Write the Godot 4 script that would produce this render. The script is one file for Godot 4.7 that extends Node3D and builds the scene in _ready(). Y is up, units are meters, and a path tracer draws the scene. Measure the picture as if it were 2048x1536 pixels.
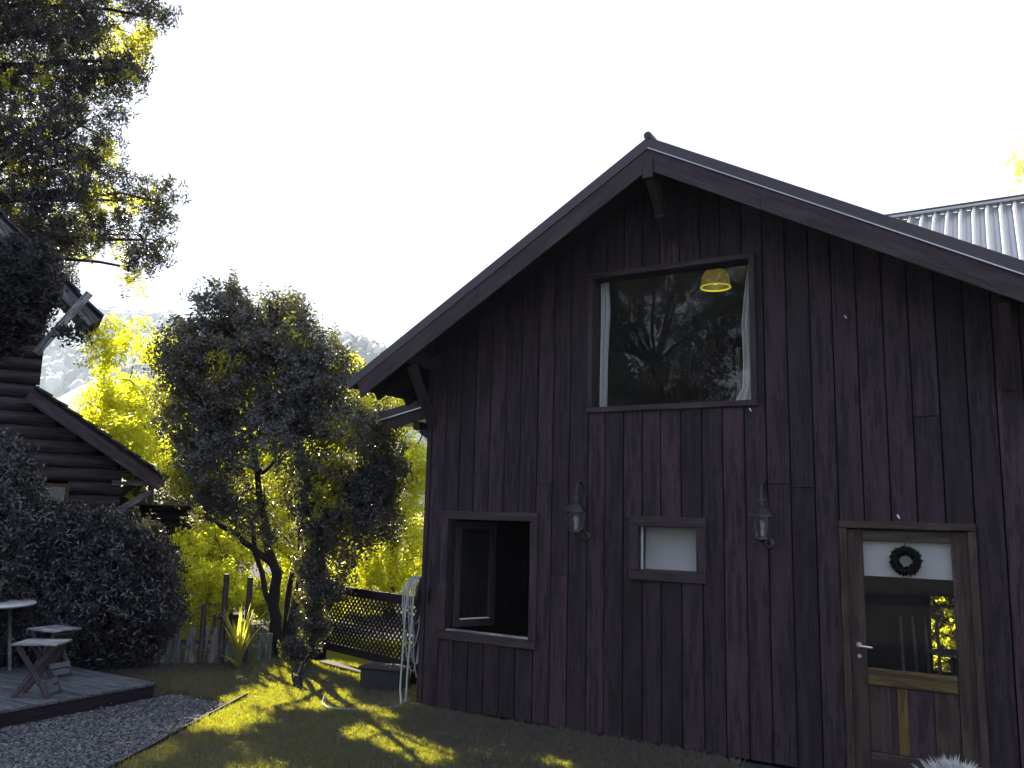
extends Node3D

# ---------------------------------------------------------------- mesh builder
class MB:
	var v := PackedVector3Array()
	var n := PackedVector3Array()
	var t := PackedVector2Array()
	var off := Vector2.ZERO
	var rot := 0.0
	func tri(a: Vector3, b: Vector3, c: Vector3, na: Vector3, nb: Vector3, nc: Vector3, ua: Vector2, ub: Vector2, uc: Vector2) -> void:
		if rot != 0.0:
			ua = ua.rotated(rot); ub = ub.rotated(rot); uc = uc.rotated(rot)
		var g := (b - a).cross(c - a)
		if g.dot(na + nb + nc) > 0.0:
			v.append_array([a, c, b]); n.append_array([na, nc, nb]); t.append_array([ua + off, uc + off, ub + off])
		else:
			v.append_array([a, b, c]); n.append_array([na, nb, nc]); t.append_array([ua + off, ub + off, uc + off])
	func flat(a: Vector3, b: Vector3, c: Vector3, nn: Vector3, ua: Vector2, ub: Vector2, uc: Vector2) -> void:
		tri(a, b, c, nn, nn, nn, ua, ub, uc)
	func quad(a: Vector3, b: Vector3, c: Vector3, d: Vector3, nn: Vector3, ua := Vector2(0, 0), ub := Vector2(1, 0), uc := Vector2(1, 1), ud := Vector2(0, 1)) -> void:
		flat(a, b, c, nn, ua, ub, uc); flat(a, c, d, nn, ua, uc, ud)
	func mesh(m: Material) -> ArrayMesh:
		var arr := []
		arr.resize(Mesh.ARRAY_MAX)
		arr[Mesh.ARRAY_VERTEX] = v; arr[Mesh.ARRAY_NORMAL] = n; arr[Mesh.ARRAY_TEX_UV] = t
		var am := ArrayMesh.new()
		am.add_surface_from_arrays(Mesh.PRIMITIVE_TRIANGLES, arr)
		am.surface_set_material(0, m)
		return am
	# bevelled box: size s about the origin of x; uv runs in metres, v along the longest side
	func box(x: Transform3D, s: Vector3, bev := 0.004) -> void:
		var h := s * 0.5
		bev = minf(bev, minf(h.x, minf(h.y, h.z)) * 0.6)
		var la := s.max_axis_index()
		var p := {}
		for i in 8:
			var sg := Vector3(1 if i & 1 else -1, 1 if i & 2 else -1, 1 if i & 4 else -1)
			for k in 3:
				var q := Vector3(sg.x * (h.x - bev), sg.y * (h.y - bev), sg.z * (h.z - bev))
				q[k] = sg[k] * h[k]
				p[i * 3 + k] = q
		var uvf := func(q: Vector3, k: int) -> Vector2:
			var a := (k + 1) % 3; var b := (k + 2) % 3
			if b == la: return Vector2(q[a], q[b])
			if a == la: return Vector2(q[b], q[a])
			return Vector2(q[a], q[b])
		for k in 3:
			var a := (k + 1) % 3; var b := (k + 2) % 3
			for sg in 2:
				var base := (1 << k) if sg else 0
				var nn := Vector3.ZERO; nn[k] = 1.0 if sg else -1.0
				var ids := [base, base | (1 << a), base | (1 << a) | (1 << b), base | (1 << b)]
				var q := []
				for i in ids: q.append(p[i * 3 + k])
				var wn := (x.basis * nn).normalized()
				quad(x * q[0], x * q[1], x * q[2], x * q[3], wn, uvf.call(q[0], k), uvf.call(q[1], k), uvf.call(q[2], k), uvf.call(q[3], k))
		if bev > 0.0005:
			for k in 3:  # edges along axis k
				var a := (k + 1) % 3; var b := (k + 2) % 3
				for sa in 2:
					for sb in 2:
						var i0: int = (sa << a) | (sb << b)
						var i1: int = i0 | (1 << k)
						var nn := Vector3.ZERO; nn[a] = 1.0 if sa else -1.0; nn[b] = 1.0 if sb else -1.0
						var q0: Vector3 = p[i0 * 3 + a]; var q1: Vector3 = p[i1 * 3 + a]; var q2: Vector3 = p[i1 * 3 + b]; var q3: Vector3 = p[i0 * 3 + b]
						quad(x * q0, x * q1, x * q2, x * q3, (x.basis * nn).normalized(), Vector2(q0[a], q0[k]), Vector2(q1[a], q1[k]), Vector2(q2[a] + 0.01, q2[k]), Vector2(q3[a] + 0.01, q3[k]))
			for i in 8:
				var nn := Vector3(1 if i & 1 else -1, 1 if i & 2 else -1, 1 if i & 4 else -1)
				flat(x * p[i * 3], x * p[i * 3 + 1], x * p[i * 3 + 2], (x.basis * nn).normalized(), Vector2.ZERO, Vector2(0.01, 0), Vector2(0, 0.01))
	func at(c: Vector3, s: Vector3, bev := 0.004) -> void:
		box(Transform3D(Basis.IDENTITY, c), s, bev)
	# bar from a to b, w wide (across), h high (towards up)
	func bar(a: Vector3, b: Vector3, w: float, h: float, up := Vector3.UP, bev := 0.004) -> void:
		var d := (b - a).normalized()
		if absf(d.dot(up)) > 0.97: up = Vector3(0, 0, 1) if absf(d.z) < 0.9 else Vector3(1, 0, 0)
		var s := up.cross(d).normalized()
		var u := d.cross(s)
		box(Transform3D(Basis(s, u, d), (a + b) * 0.5), Vector3(w, h, a.distance_to(b)), bev)
	# convex polygon in xy, extruded from z0 to z1
	func prism(poly: Array, z0: float, z1: float) -> void:
		var c := Vector2.ZERO
		for q in poly: c += q
		c /= poly.size()
		for i in range(1, poly.size() - 1):
			for z in [z0, z1]:
				flat(Vector3(poly[0].x, poly[0].y, z), Vector3(poly[i].x, poly[i].y, z), Vector3(poly[i + 1].x, poly[i + 1].y, z), Vector3(0, 0, 1 if z == maxf(z0, z1) else -1), poly[0], poly[i], poly[i + 1])
		for i in poly.size():
			var a: Vector2 = poly[i]; var b: Vector2 = poly[(i + 1) % poly.size()]
			var e := b - a
			var nn := Vector2(e.y, -e.x).normalized()
			if nn.dot((a + b) * 0.5 - c) < 0: nn = -nn
			quad(Vector3(a.x, a.y, z0), Vector3(b.x, b.y, z0), Vector3(b.x, b.y, z1), Vector3(a.x, a.y, z1), Vector3(nn.x, nn.y, 0), Vector2(z0, a.y + a.x), Vector2(z0, b.y + b.x), Vector2(z1, b.y + b.x), Vector2(z1, a.y + a.x))
	func tube(pts: Array, radii: Array, sides := 7, cap := true) -> void:
		var m := pts.size()
		var rings := []
		var nrm := []
		var side := Vector3.ZERO
		for i in m:
			var d: Vector3 = (pts[mini(i + 1, m - 1)] - pts[maxi(i - 1, 0)]).normalized()
			if side == Vector3.ZERO:
				side = d.cross(Vector3(0.31, 0.2, 0.93)).normalized()
			side = (side - d * side.dot(d)).normalized()
			var u := d.cross(side)
			var r := []; var nn := []
			for k in sides:
				var an := TAU * k / sides
				var q := side * cos(an) + u * sin(an)
				nn.append(q); r.append(pts[i] + q * radii[i])
			rings.append(r); nrm.append(nn)
		var l := 0.0
		for i in m - 1:
			var l2: float = l + pts[i].distance_to(pts[i + 1])
			for k in sides:
				var k2 := (k + 1) % sides
				var ua := Vector2(float(k) / sides, l); var ub := Vector2(float(k + 1) / sides, l)
				var uc := Vector2(float(k + 1) / sides, l2); var ud := Vector2(float(k) / sides, l2)
				tri(rings[i][k], rings[i][k2], rings[i + 1][k2], nrm[i][k], nrm[i][k2], nrm[i + 1][k2], ua, ub, uc)
				tri(rings[i][k], rings[i + 1][k2], rings[i + 1][k], nrm[i][k], nrm[i + 1][k2], nrm[i + 1][k], ua, uc, ud)
			l = l2
		if cap:
			for e in [0, m - 1]:
				var d: Vector3 = (pts[0] - pts[1]).normalized() if e == 0 else (pts[m - 1] - pts[m - 2]).normalized()
				for k in range(1, sides - 1):
					flat(rings[e][0], rings[e][k], rings[e][k + 1], d, Vector2(0, 0), Vector2(0.05, 0), Vector2(0.05, 0.05))
	# profile of Vector2(radius, height) turned about the y axis of x
	func lathe(x: Transform3D, prof: Array, sides := 16, smooth := true) -> void:
		for i in prof.size() - 1:
			var a: Vector2 = prof[i]; var b: Vector2 = prof[i + 1]
			var e := b - a
			var pn := Vector2(e.y, -e.x).normalized()
			for k in sides:
				var a0 := TAU * k / sides; var a1 := TAU * (k + 1) / sides
				var d0 := Vector3(cos(a0), 0, sin(a0)); var d1 := Vector3(cos(a1), 0, sin(a1))
				var dm := (d0 + d1).normalized()
				var n0 := (x.basis * ((d0 if smooth else dm) * pn.x + Vector3(0, pn.y, 0))).normalized()
				var n1 := (x.basis * ((d1 if smooth else dm) * pn.x + Vector3(0, pn.y, 0))).normalized()
				var p0 := x * (d0 * a.x + Vector3(0, a.y, 0)); var p1 := x * (d1 * a.x + Vector3(0, a.y, 0))
				var p2 := x * (d1 * b.x + Vector3(0, b.y, 0)); var p3 := x * (d0 * b.x + Vector3(0, b.y, 0))
				var u0 := Vector2(float(k) / sides, a.y); var u1 := Vector2(float(k + 1) / sides, a.y)
				var u2 := Vector2(float(k + 1) / sides, b.y); var u3 := Vector2(float(k) / sides, b.y)
				if a.x > 1e-5: tri(p0, p1, p2, n0, n1, n1, u0, u1, u2)
				if b.x > 1e-5: tri(p0, p2, p3, n0, n1, n0, u0, u2, u3)

var M := {}
var rng := RandomNumberGenerator.new()
var names := {}

func L(r: float, g: float, b: float) -> Color:
	return Color(r, g, b).linear_to_srgb()

func mat(key: String, c: Color, rough := 0.7, spec := 0.5) -> StandardMaterial3D:
	var m := StandardMaterial3D.new()
	m.resource_name = key
	m.albedo_color = c
	m.roughness = rough
	m.metallic_specular = spec
	m.cull_mode = BaseMaterial3D.CULL_DISABLED
	M[key] = m
	return m

func leafmat(key: String, front: Color, back: Color, rough := 0.45, spec := 0.5) -> StandardMaterial3D:
	var m := mat(key, front, rough, spec)
	m.backlight_enabled = true
	m.backlight = back
	return m

func numbered(called: String) -> String:
	if not names.has(called):
		names[called] = 0
		return called
	names[called] += 1
	return "%s_%03d" % [called, names[called]]

func obj(called: String, mb, m: Material = null, parent: Node = self) -> MeshInstance3D:
	var o := MeshInstance3D.new()
	o.mesh = mb.mesh(m) if mb is MB else mb
	if parent == self:
		o.name = numbered(called)
	else:
		o.name = called
		var k := 0
		while parent.has_node(NodePath(String(o.name))):
			k += 1
			o.name = "%s_%03d" % [called, k]
	parent.add_child(o, true)
	return o

func thing(called: String, label: String, category: String, at := Vector3.ZERO, turn := 0.0, group := "") -> Node3D:
	var o := Node3D.new()
	o.name = numbered(called)
	o.position = at
	o.rotation.y = turn
	add_child(o)
	tag(o, label, category, group)
	return o

func tag(o: Node, label: String, category: String, group := "", kind := "") -> void:
	if label: o.set_meta("label", label)
	if category: o.set_meta("category", category)
	if group: o.set_meta("group", group)
	if kind: o.set_meta("kind", kind)

func struct(called: String, mb, m: Material = null, label := "") -> MeshInstance3D:
	var o := obj(called, mb, m)
	o.set_meta("kind", "structure")
	if label:
		o.set_meta("label", label); o.set_meta("category", called.replace("_", " "))
	return o

# ---------------------------------------------------------------- textures
func grain_image(sd: int, w: int, h: int, freq: float, stretch: int) -> Image:
	var nz := FastNoiseLite.new()
	nz.seed = sd
	nz.noise_type = FastNoiseLite.TYPE_SIMPLEX_SMOOTH
	nz.frequency = freq
	nz.fractal_octaves = 4
	var im := nz.get_seamless_image(w, h / stretch)
	im.convert(Image.FORMAT_L8)
	im.resize(w, h, Image.INTERPOLATE_CUBIC)
	return im

func wood(key: String, sd: int, dark: Color, mid: Color, light: Color, weather := 0.5, rough := 0.75, scale := Vector2(1.0, 0.5), bump := 0.25) -> StandardMaterial3D:
	var W := 512
	var fine := grain_image(sd, W, W, 0.05, 12)
	var mid_i := grain_image(sd + 1, W, W, 0.018, 3)
	var blot := grain_image(sd + 2, W, W, 0.012, 2)
	var spk := grain_image(sd + 3, W, W, 0.16, 6)
	var dk := spk.get_data()
	var im := Image.create(W, W, false, Image.FORMAT_RGB8)
	var hb := Image.create(W, W, false, Image.FORMAT_L8)
	var df := fine.get_data(); var dm := mid_i.get_data(); var db := blot.get_data()
	var r := RandomNumberGenerator.new(); r.seed = sd
	var knots := []
	for i in 9: knots.append(Vector3(r.randf() * W, r.randf() * W, r.randf_range(4, 11)))
	for y in W:
		for x in W:
			var i := y * W + x
			var f := df[i] / 255.0; var g := dm[i] / 255.0; var b := db[i] / 255.0
			var a := clampf((g - 0.5) * 1.2 + 0.5 + (f - 0.5) * 0.8 + (dk[i] / 255.0 - 0.5) * 0.6, 0, 1)
			var c := dark.lerp(mid, smoothstep(0.15, 0.6, a))
			var wt := smoothstep(0.5, 0.82, b + (f - 0.5) * 0.6 + (dk[i] / 255.0 - 0.5) * 0.7) * weather
			c = c.lerp(light, wt)
			for k in knots:
				var d: float = Vector2(x - k.x, (y - k.y) * 0.8).length() / k.z
				if d < 2.0: c = c.lerp(dark, (1.0 - smoothstep(0.5, 2.0, d)) * 0.7)
			im.set_pixel(x, y, c)
			hb.set_pixel(x, y, Color(f * 0.7 + g * 0.3, 0, 0))
	var m := mat(key, Color.WHITE, rough, 0.4)
	m.albedo_texture = ImageTexture.create_from_image(im)
	m.heightmap_enabled = true
	m.heightmap_texture = ImageTexture.create_from_image(hb)
	m.heightmap_scale = bump
	m.uv1_scale = Vector3(scale.x, scale.y, 1)
	return m

func tinted(src: String, key: String, c: Color) -> StandardMaterial3D:
	var m: StandardMaterial3D = M[src].duplicate()
	m.albedo_color = c
	m.resource_name = key
	M[key] = m
	return m

func noise_mat(key: String, sd: int, a: Color, b: Color, freq: float, scale: float, rough := 0.9, bump := 0.5) -> StandardMaterial3D:
	var nz := FastNoiseLite.new(); nz.seed = sd; nz.frequency = freq; nz.fractal_octaves = 5
	var src := nz.get_seamless_image(512, 512)
	src.convert(Image.FORMAT_L8)
	var d := src.get_data()
	var im := Image.create(512, 512, false, Image.FORMAT_RGB8)
	for y in 512:
		for x in 512:
			im.set_pixel(x, y, a.lerp(b, smoothstep(0.25, 0.75, d[y * 512 + x] / 255.0)))
	var m := mat(key, Color.WHITE, rough, 0.3)
	m.albedo_texture = ImageTexture.create_from_image(im)
	m.heightmap_enabled = true
	m.heightmap_texture = ImageTexture.create_from_image(src)
	m.heightmap_scale = bump
	m.uv1_triplanar = true
	m.uv1_world_triplanar = true
	m.uv1_scale = Vector3.ONE * scale
	return m

# ---------------------------------------------------------------- foliage
var SUN := Vector3(-0.92, 0.0, -0.39).normalized()
# sunny spots on the lawn: centre x, z, half length, half width, turn
var SPOTS := [
	[-0.90, 1.68, 0.26, 0.18, 0.2], [-1.32, 0.72, 0.40, 0.40, 0.5], [-0.75, 0.72, 0.40, 0.25, 0.3], [-1.75, -0.18, 0.75, 0.40, 0.2],
	[-0.95, 0.05, 0.75, 0.28, 0.15], [-0.35, 0.35, 0.35, 0.18, 0.2], [0.12, 0.45, 0.42, 0.26, 0.35], [0.75, 1.35, 0.62, 0.22, 0.3], [1.25, 1.55, 0.4, 0.2, 0.3], [1.75, 1.22, 0.2, 0.05, 0.2], [2.3, 1.1, 0.28, 0.05, 0.2],
	[-2.0, -0.75, 0.5, 0.25, 0.2],
]

func spot_at(p: Vector3, only_near := false, wide := 0.08) -> float:
	var k := p.y / SUN.y
	var g := Vector2(p.x - SUN.x * k, p.z - SUN.z * k)
	var best := 9.0
	for s in SPOTS:
		if only_near and s[1] < 0.4: continue
		var d: Vector2 = (g - Vector2(s[0], s[1])).rotated(-s[4])
		best = minf(best, Vector2(d.x / (s[2] + wide), d.y / (s[3] + wide)).length())
	return best

func sprig(sd: int, n: int, length: float, leaf: float, wide: float, m: Material, hang := 0.2, twig := true) -> ArrayMesh:
	var r := RandomNumberGenerator.new(); r.seed = sd
	var mb := MB.new()
	for i in n:
		var f := (i + 0.5) / n
		var p := Vector3(r.randf_range(-0.02, 0.02), f * length - hang * f * f * length, r.randf_range(-0.02, 0.02))
		var an := i * 2.4 + r.randf() * 0.9
		var d := Vector3(cos(an), r.randf_range(-0.35, 0.75), sin(an)).normalized()
		var s := d.cross(Vector3.UP).normalized()
		s = s.rotated(d, r.randf_range(-0.9, 0.9))
		var nn := s.cross(d).normalized()
		var l := leaf * r.randf_range(0.7, 1.25); var w := wide * r.randf_range(0.75, 1.2)
		var a := p + d * 0.012
		var tip := a + d * l - nn * l * r.randf_range(0.05, 0.3)
		var c := a + d * l * 0.45
		var b1 := c + s * w * 0.5 + nn * w * 0.18; var b2 := c - s * w * 0.5 + nn * w * 0.18
		mb.flat(a, b1, tip, (b1 - a).cross(tip - a).normalized(), Vector2.ZERO, Vector2(1, 0), Vector2(0, 1))
		mb.flat(a, tip, b2, (tip - a).cross(b2 - a).normalized(), Vector2.ZERO, Vector2(0, 1), Vector2(1, 0))
	return mb.mesh(m)

func scatter(parent: Node, called: String, mesh: Mesh, xf: Array) -> MultiMeshInstance3D:
	var mm := MultiMesh.new()
	mm.transform_format = MultiMesh.TRANSFORM_3D
	mm.mesh = mesh
	mm.instance_count = xf.size()
	for i in xf.size(): mm.set_instance_transform(i, xf[i])
	var o := MultiMeshInstance3D.new()
	o.multimesh = mm
	var nm := called; var k := 0
	while parent.has_node(NodePath(nm)):
		k += 1; nm = "%s_%03d" % [called, k]
	o.name = nm
	o.set_meta("kind", "stuff")
	parent.add_child(o, true)
	return o

# blobs: [centre, radius]; fills them with sprigs, leaves gaps where a noise is low and where the sun falls through
func crown(parent: Node3D, called: String, sd: int, blobs: Array, count: int, meshes: Array, size: Vector2, gap := -0.15, gap_freq := 0.9, droop := 0.3, sun_gaps := true, shell := 0.4, bright := 0.0) -> void:
	var r := RandomNumberGenerator.new(); r.seed = sd
	var nz := FastNoiseLite.new(); nz.seed = sd; nz.frequency = gap_freq; nz.fractal_octaves = 2
	var nz2 := FastNoiseLite.new(); nz2.seed = sd + 9; nz2.frequency = 0.8; nz2.fractal_octaves = 2
	var wts := []; var total := 0.0
	for b in blobs:
		total += pow(b[1], 2.3); wts.append(total)
	var lists := []
	for m in meshes: lists.append([])
	var inv := parent.transform.affine_inverse()
	var made := 0; var tries := 0
	while made < count and tries < count * 6:
		tries += 1
		var u := r.randf() * total
		var bi := 0
		while wts[bi] < u: bi += 1
		var d := Vector3(r.randfn(), r.randfn(), r.randfn()).normalized()
		var c: Vector3 = blobs[bi][0]
		var p: Vector3 = c + d * blobs[bi][1] * pow(r.randf(), shell) * (1.0 + 0.25 * nz.get_noise_3dv(c * 3.0 + d * 2.0))
		if nz.get_noise_3dv(p) < gap: continue
		if sun_gaps:
			var s := spot_at(p, sd == 31, 0.08 if sd == 31 else 0.32)
			if s < 1.0 + r.randf_range(-0.05, 0.25): continue
		var up := (d + Vector3(r.randfn() * 0.5, -droop + r.randfn() * 0.5, r.randfn() * 0.5)).normalized()
		var q := Quaternion(Vector3.UP, up) if up.y > -0.99 else Quaternion(Vector3.RIGHT, PI)
		var bs := Basis(q * Quaternion(Vector3.UP, r.randf() * TAU)).scaled(Vector3.ONE * r.randf_range(size.x, size.y))
		var pick := r.randi() % meshes.size()
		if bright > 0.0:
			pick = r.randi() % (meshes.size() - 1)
			if nz2.get_noise_3dv(p) > bright: pick = meshes.size() - 1  # noise clumps take the yellow leaf that stands for sunlit sprays
		lists[pick].append(inv * Transform3D(bs, p))
		made += 1
	for i in meshes.size():
		if lists[i].size(): scatter(parent, called, meshes[i], lists[i])

func limb(mb: MB, a: Vector3, b: Vector3, r0: float, r1: float, bend: Vector3, r: RandomNumberGenerator, sides := 7, steps := 7) -> void:
	var pts := []; var rad := []
	for i in steps + 1:
		var f := float(i) / steps
		var p := a.lerp(b, f) + bend * 4.0 * f * (1.0 - f)
		if i > 0 and i < steps: p += Vector3(r.randfn(), r.randfn(), r.randfn()) * a.distance_to(b) * 0.011
		pts.append(p); rad.append(lerpf(r0, r1, pow(f, 0.8)))
	mb.tube(pts, rad, sides)

# trunk and limbs that reach into the blobs
func skeleton(parent: Node3D, sd: int, base: Array, fork: Vector3, r0: float, blobs: Array, bark: Material, twigs := 5) -> void:
	var r := RandomNumberGenerator.new(); r.seed = sd
	var inv := parent.transform.affine_inverse()
	for b in base:
		var mb := MB.new()
		limb(mb, inv * b[0], inv * b[1], b[2], b[3], b[4] if b.size() > 4 else Vector3.ZERO, r, 9, 9)
		obj("trunk", mb, bark, parent)
	var lm := MB.new()
	for bl in blobs:
		if bl[1] < 0.3 and r0 > 0.1: continue
		var c: Vector3 = bl[0]
		var start := fork
		var best := 1e9
		for b in base:
			for k in 5:
				var q: Vector3 = b[0].lerp(b[1], 0.45 + 0.137 * k)
				if q.y < c.y and q.distance_to(c) < best:
					best = q.distance_to(c); start = q
		limb(lm, inv * start, inv * c, r0 * 0.45, r0 * 0.16, Vector3(0, 0.12, 0) * start.distance_to(c) * 0.4, r, 6)
		for k in twigs:
			var d := Vector3(r.randfn(), r.randfn() * 0.7 + 0.2, r.randfn()).normalized()
			limb(lm, inv * c, inv * (c + d * bl[1] * 0.95), r0 * 0.15, 0.003, Vector3(0, 0.05, 0), r, 4, 5)
	var lo := obj("limbs", lm, bark, parent)
	lo.set_meta("kind", "stuff")
const B_DARK := [[Vector3(-3.13, 4.33, 0.19), 0.57], [Vector3(-2.67, 4.27, -0.10), 0.57], [Vector3(-3.55, 4.08, 0.39), 0.51], [Vector3(-2.29, 3.75, -0.41), 0.57], [Vector3(-2.89, 3.54, -0.10), 0.71], [Vector3(-3.84, 3.35, 0.08), 0.55], [Vector3(-3.34, 2.72, 0.02), 0.64], [Vector3(-2.36, 2.79, -0.20), 0.69], [Vector3(-1.80, 2.95, -0.62), 0.56], [Vector3(-1.62, 2.53, -0.80), 0.41], [Vector3(-2.12, 2.22, -0.56), 0.56], [Vector3(-2.91, 2.14, -0.34), 0.51], [Vector3(-3.65, 2.32, 0.13), 0.37], [Vector3(-2.25, 1.56, -0.84), 0.30], [Vector3(-2.94, 4.70, 0.14), 0.34], [Vector3(-2.53, 4.61, -0.12), 0.30], [Vector3(-2.15, 4.22, -0.41), 0.30], [Vector3(-1.89, 3.76, -0.65), 0.30], [Vector3(-3.15, 4.93, 0.31), 0.15], [Vector3(-3.33, 4.95, 0.42), 0.11], [Vector3(-3.50, 4.92, 0.52), 0.08], [Vector3(-3.59, 4.85, 0.56), 0.05]]
const B_YELLOW := [[Vector3(-7.82, 4.96, -1.97), 0.56], [Vector3(-7.48, 5.43, -2.09), 0.37], [Vector3(-8.26, 4.39, -1.81), 0.56], [Vector3(-8.66, 3.74, -1.70), 0.47], [Vector3(-7.72, 4.04, -2.20), 0.75], [Vector3(-8.16, 3.29, -2.07), 0.75], [Vector3(-7.45, 3.36, -3.07), 1.06], [Vector3(-6.27, 3.59, -3.73), 0.87], [Vector3(-8.10, 2.12, -3.50), 0.70], [Vector3(-6.50, 1.40, -3.40), 0.84], [Vector3(-6.26, 1.09, -2.42), 0.61], [Vector3(-5.97, 0.87, -3.81), 0.75], [Vector3(-5.43, 0.61, -4.19), 0.56], [Vector3(-7.05, 2.64, -4.03), 0.89]]
const B_COTTAGE := [[Vector3(-7.08, 4.92, -6.54), 0.57], [Vector3(-6.73, 4.25, -6.87), 0.69], [Vector3(-7.23, 4.01, -6.61), 0.69], [Vector3(-6.95, 4.62, -7.85), 0.66], [Vector3(-6.43, 4.63, -8.16), 0.60]]
const B_WILLOW := [[Vector3(-4.93, 3.33, -5.75), 0.61], [Vector3(-4.70, 2.74, -6.00), 0.61], [Vector3(-5.16, 2.32, -5.80), 0.61], [Vector3(-4.75, 1.83, -6.13), 0.61], [Vector3(-5.31, 1.41, -5.88), 0.72], [Vector3(-5.76, 1.19, -5.65), 0.61], [Vector3(-4.81, 0.91, -6.27), 0.72], [Vector3(-5.98, 0.48, -5.65), 0.61], [Vector3(-5.44, 0.59, -5.95), 0.61], [Vector3(-4.52, 3.65, -5.94), 0.41], [Vector3(-4.42, 3.05, -6.11), 0.51]]
const B_BIGTREE := [[Vector3(-8.50, 10.41, 0.60), 1.05], [Vector3(-7.53, 10.36, 0.01), 0.92], [Vector3(-6.88, 10.55, -0.34), 0.48], [Vector3(-6.61, 10.64, -0.48), 0.22], [Vector3(-8.26, 9.47, 0.28), 0.96], [Vector3(-7.46, 9.58, -0.17), 0.74], [Vector3(-7.04, 9.77, -0.39), 0.31], [Vector3(-8.62, 8.43, 0.31), 0.96], [Vector3(-7.85, 8.62, -0.11), 0.61], [Vector3(-7.45, 8.42, -0.38), 0.26], [Vector3(-8.68, 7.39, 0.16), 0.87], [Vector3(-7.99, 7.50, -0.23), 0.70], [Vector3(-7.40, 7.34, -0.61), 0.61], [Vector3(-6.88, 7.36, -0.92), 0.39], [Vector3(-6.54, 7.33, -1.13), 0.17], [Vector3(-8.34, 6.71, -0.17), 0.66], [Vector3(-7.59, 6.74, -0.61), 0.57], [Vector3(-6.99, 6.67, -0.98), 0.31], [Vector3(-7.28, 6.19, -0.89), 0.35], [Vector3(-8.81, 6.36, 0.05), 0.70], [Vector3(-7.66, 8.11, -0.32), 0.44], [Vector3(-7.07, 7.83, -0.72), 0.22], [Vector3(-9.73, 9.86, 1.23), 1.48], [Vector3(-10.01, 7.70, 1.01), 1.48], [Vector3(-8.41, 12.05, 0.84), 1.57], [Vector3(-9.81, 12.44, 1.75), 1.92], [Vector3(-7.37, 11.83, 0.18), 0.96]]
const B_HEDGE := [[Vector3(-4.60, 1.62, 1.99), 0.48], [Vector3(-4.39, 1.57, 1.62), 0.48], [Vector3(-4.16, 1.52, 1.23), 0.48], [Vector3(-4.03, 1.42, 0.90), 0.40], [Vector3(-3.99, 1.22, 0.62), 0.28], [Vector3(-4.64, 0.93, 1.89), 0.66], [Vector3(-4.38, 0.86, 1.48), 0.66], [Vector3(-4.12, 0.85, 1.07), 0.6], [Vector3(-3.94, 0.77, 0.74), 0.42], [Vector3(-4.73, 0.39, 1.84), 0.48], [Vector3(-4.46, 0.37, 1.44), 0.49], [Vector3(-4.2, 0.35, 1.03), 0.44], [Vector3(-4.0, 0.36, 0.72), 0.28], [Vector3(-4.72, 2.3, 2.25), 0.32], [Vector3(-4.80, 2.7, 2.3), 0.22], [Vector3(-4.84, 1.53, 2.58), 0.87], [Vector3(-4.90, 0.50, 2.43), 0.69]]
const B_IVY := [[Vector3(-5.80, 5.08, 1.80), 0.55], [Vector3(-5.72, 5.0, 1.62), 0.32], [Vector3(-5.9, 4.62, 1.80), 0.45], [Vector3(-6.1, 4.3, 1.85), 0.25], [Vector3(-5.20, 4.42, 1.32), 0.08], [Vector3(-5.08, 4.39, 1.24), 0.07]]
const B_SHRUB := [[Vector3(-4.96, 1.07, -0.96), 0.27], [Vector3(-4.62, 1.38, -1.11), 0.30], [Vector3(-4.45, 0.93, -1.29), 0.34], [Vector3(-4.13, 0.87, -1.50), 0.30], [Vector3(-4.69, 0.64, -0.97), 0.21], [Vector3(-4.03, 0.70, -1.82), 0.35], [Vector3(-3.78, 0.33, -2.03), 0.23], [Vector3(-4.44, 1.38, -1.34), 0.31], [Vector3(-5.17, 1.50, -0.99), 0.19], [Vector3(-4.99, 1.74, -1.29), 0.27]]
const B_CLIMBER := [[Vector3(-2.29, 1.37, -0.62), 0.25], [Vector3(-2.28, 0.98, -0.69), 0.25], [Vector3(-2.33, 0.58, -0.73), 0.28], [Vector3(-2.46, 0.32, -0.70), 0.25], [Vector3(-2.15, 1.70, -0.63), 0.23]]
const DARK_LOW := [[Vector3(-1.78, 2.23, -0.76), 0.38], [Vector3(-1.47, 2.04, -0.86), 0.32], [Vector3(-1.87, 1.71, -0.80), 0.36], [Vector3(-2.38, 1.82, -0.48), 0.34], [Vector3(-2.07, 1.24, -0.77), 0.28], [Vector3(-2.61, 1.68, -0.37), 0.25], [Vector3(-1.40, 2.90, -0.87), 0.30], [Vector3(-1.62, 3.37, -0.88), 0.30], [Vector3(-1.37, 2.50, -0.96), 0.25]]
const YEL_MORE := [[Vector3(-7.65, 3.03, -1.24), 0.44], [Vector3(-6.90, 3.05, -1.69), 0.52], [Vector3(-5.72, 2.13, -1.97), 0.51], [Vector3(-5.29, 1.72, -2.06), 0.50], [Vector3(-7.41, 2.09, -1.56), 0.22], [Vector3(-5.60, 2.24, -3.20), 0.63], [Vector3(-5.23, 2.64, -3.93), 0.56], [Vector3(-7.31, 4.47, -1.54), 0.53], [Vector3(-6.94, 4.31, -1.79), 0.53], [Vector3(-7.74, 3.58, -1.44), 0.49]]
const BIG_MORE := [[Vector3(-6.47, 7.30, -1.17), 0.19], [Vector3(-6.67, 7.02, -1.10), 0.28], [Vector3(-6.89, 6.46, -1.08), 0.28], [Vector3(-7.14, 5.97, -1.01), 0.12], [Vector3(-6.60, 7.50, -1.06), 0.17], [Vector3(-11.0, 7.1, -1.2), 0.8], [Vector3(-11.5, 7.35, -2.0), 0.8], [Vector3(-10.7, 7.1, -0.8), 0.8]]  # last three blobs added behind the cabin to shade the gravel
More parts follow.
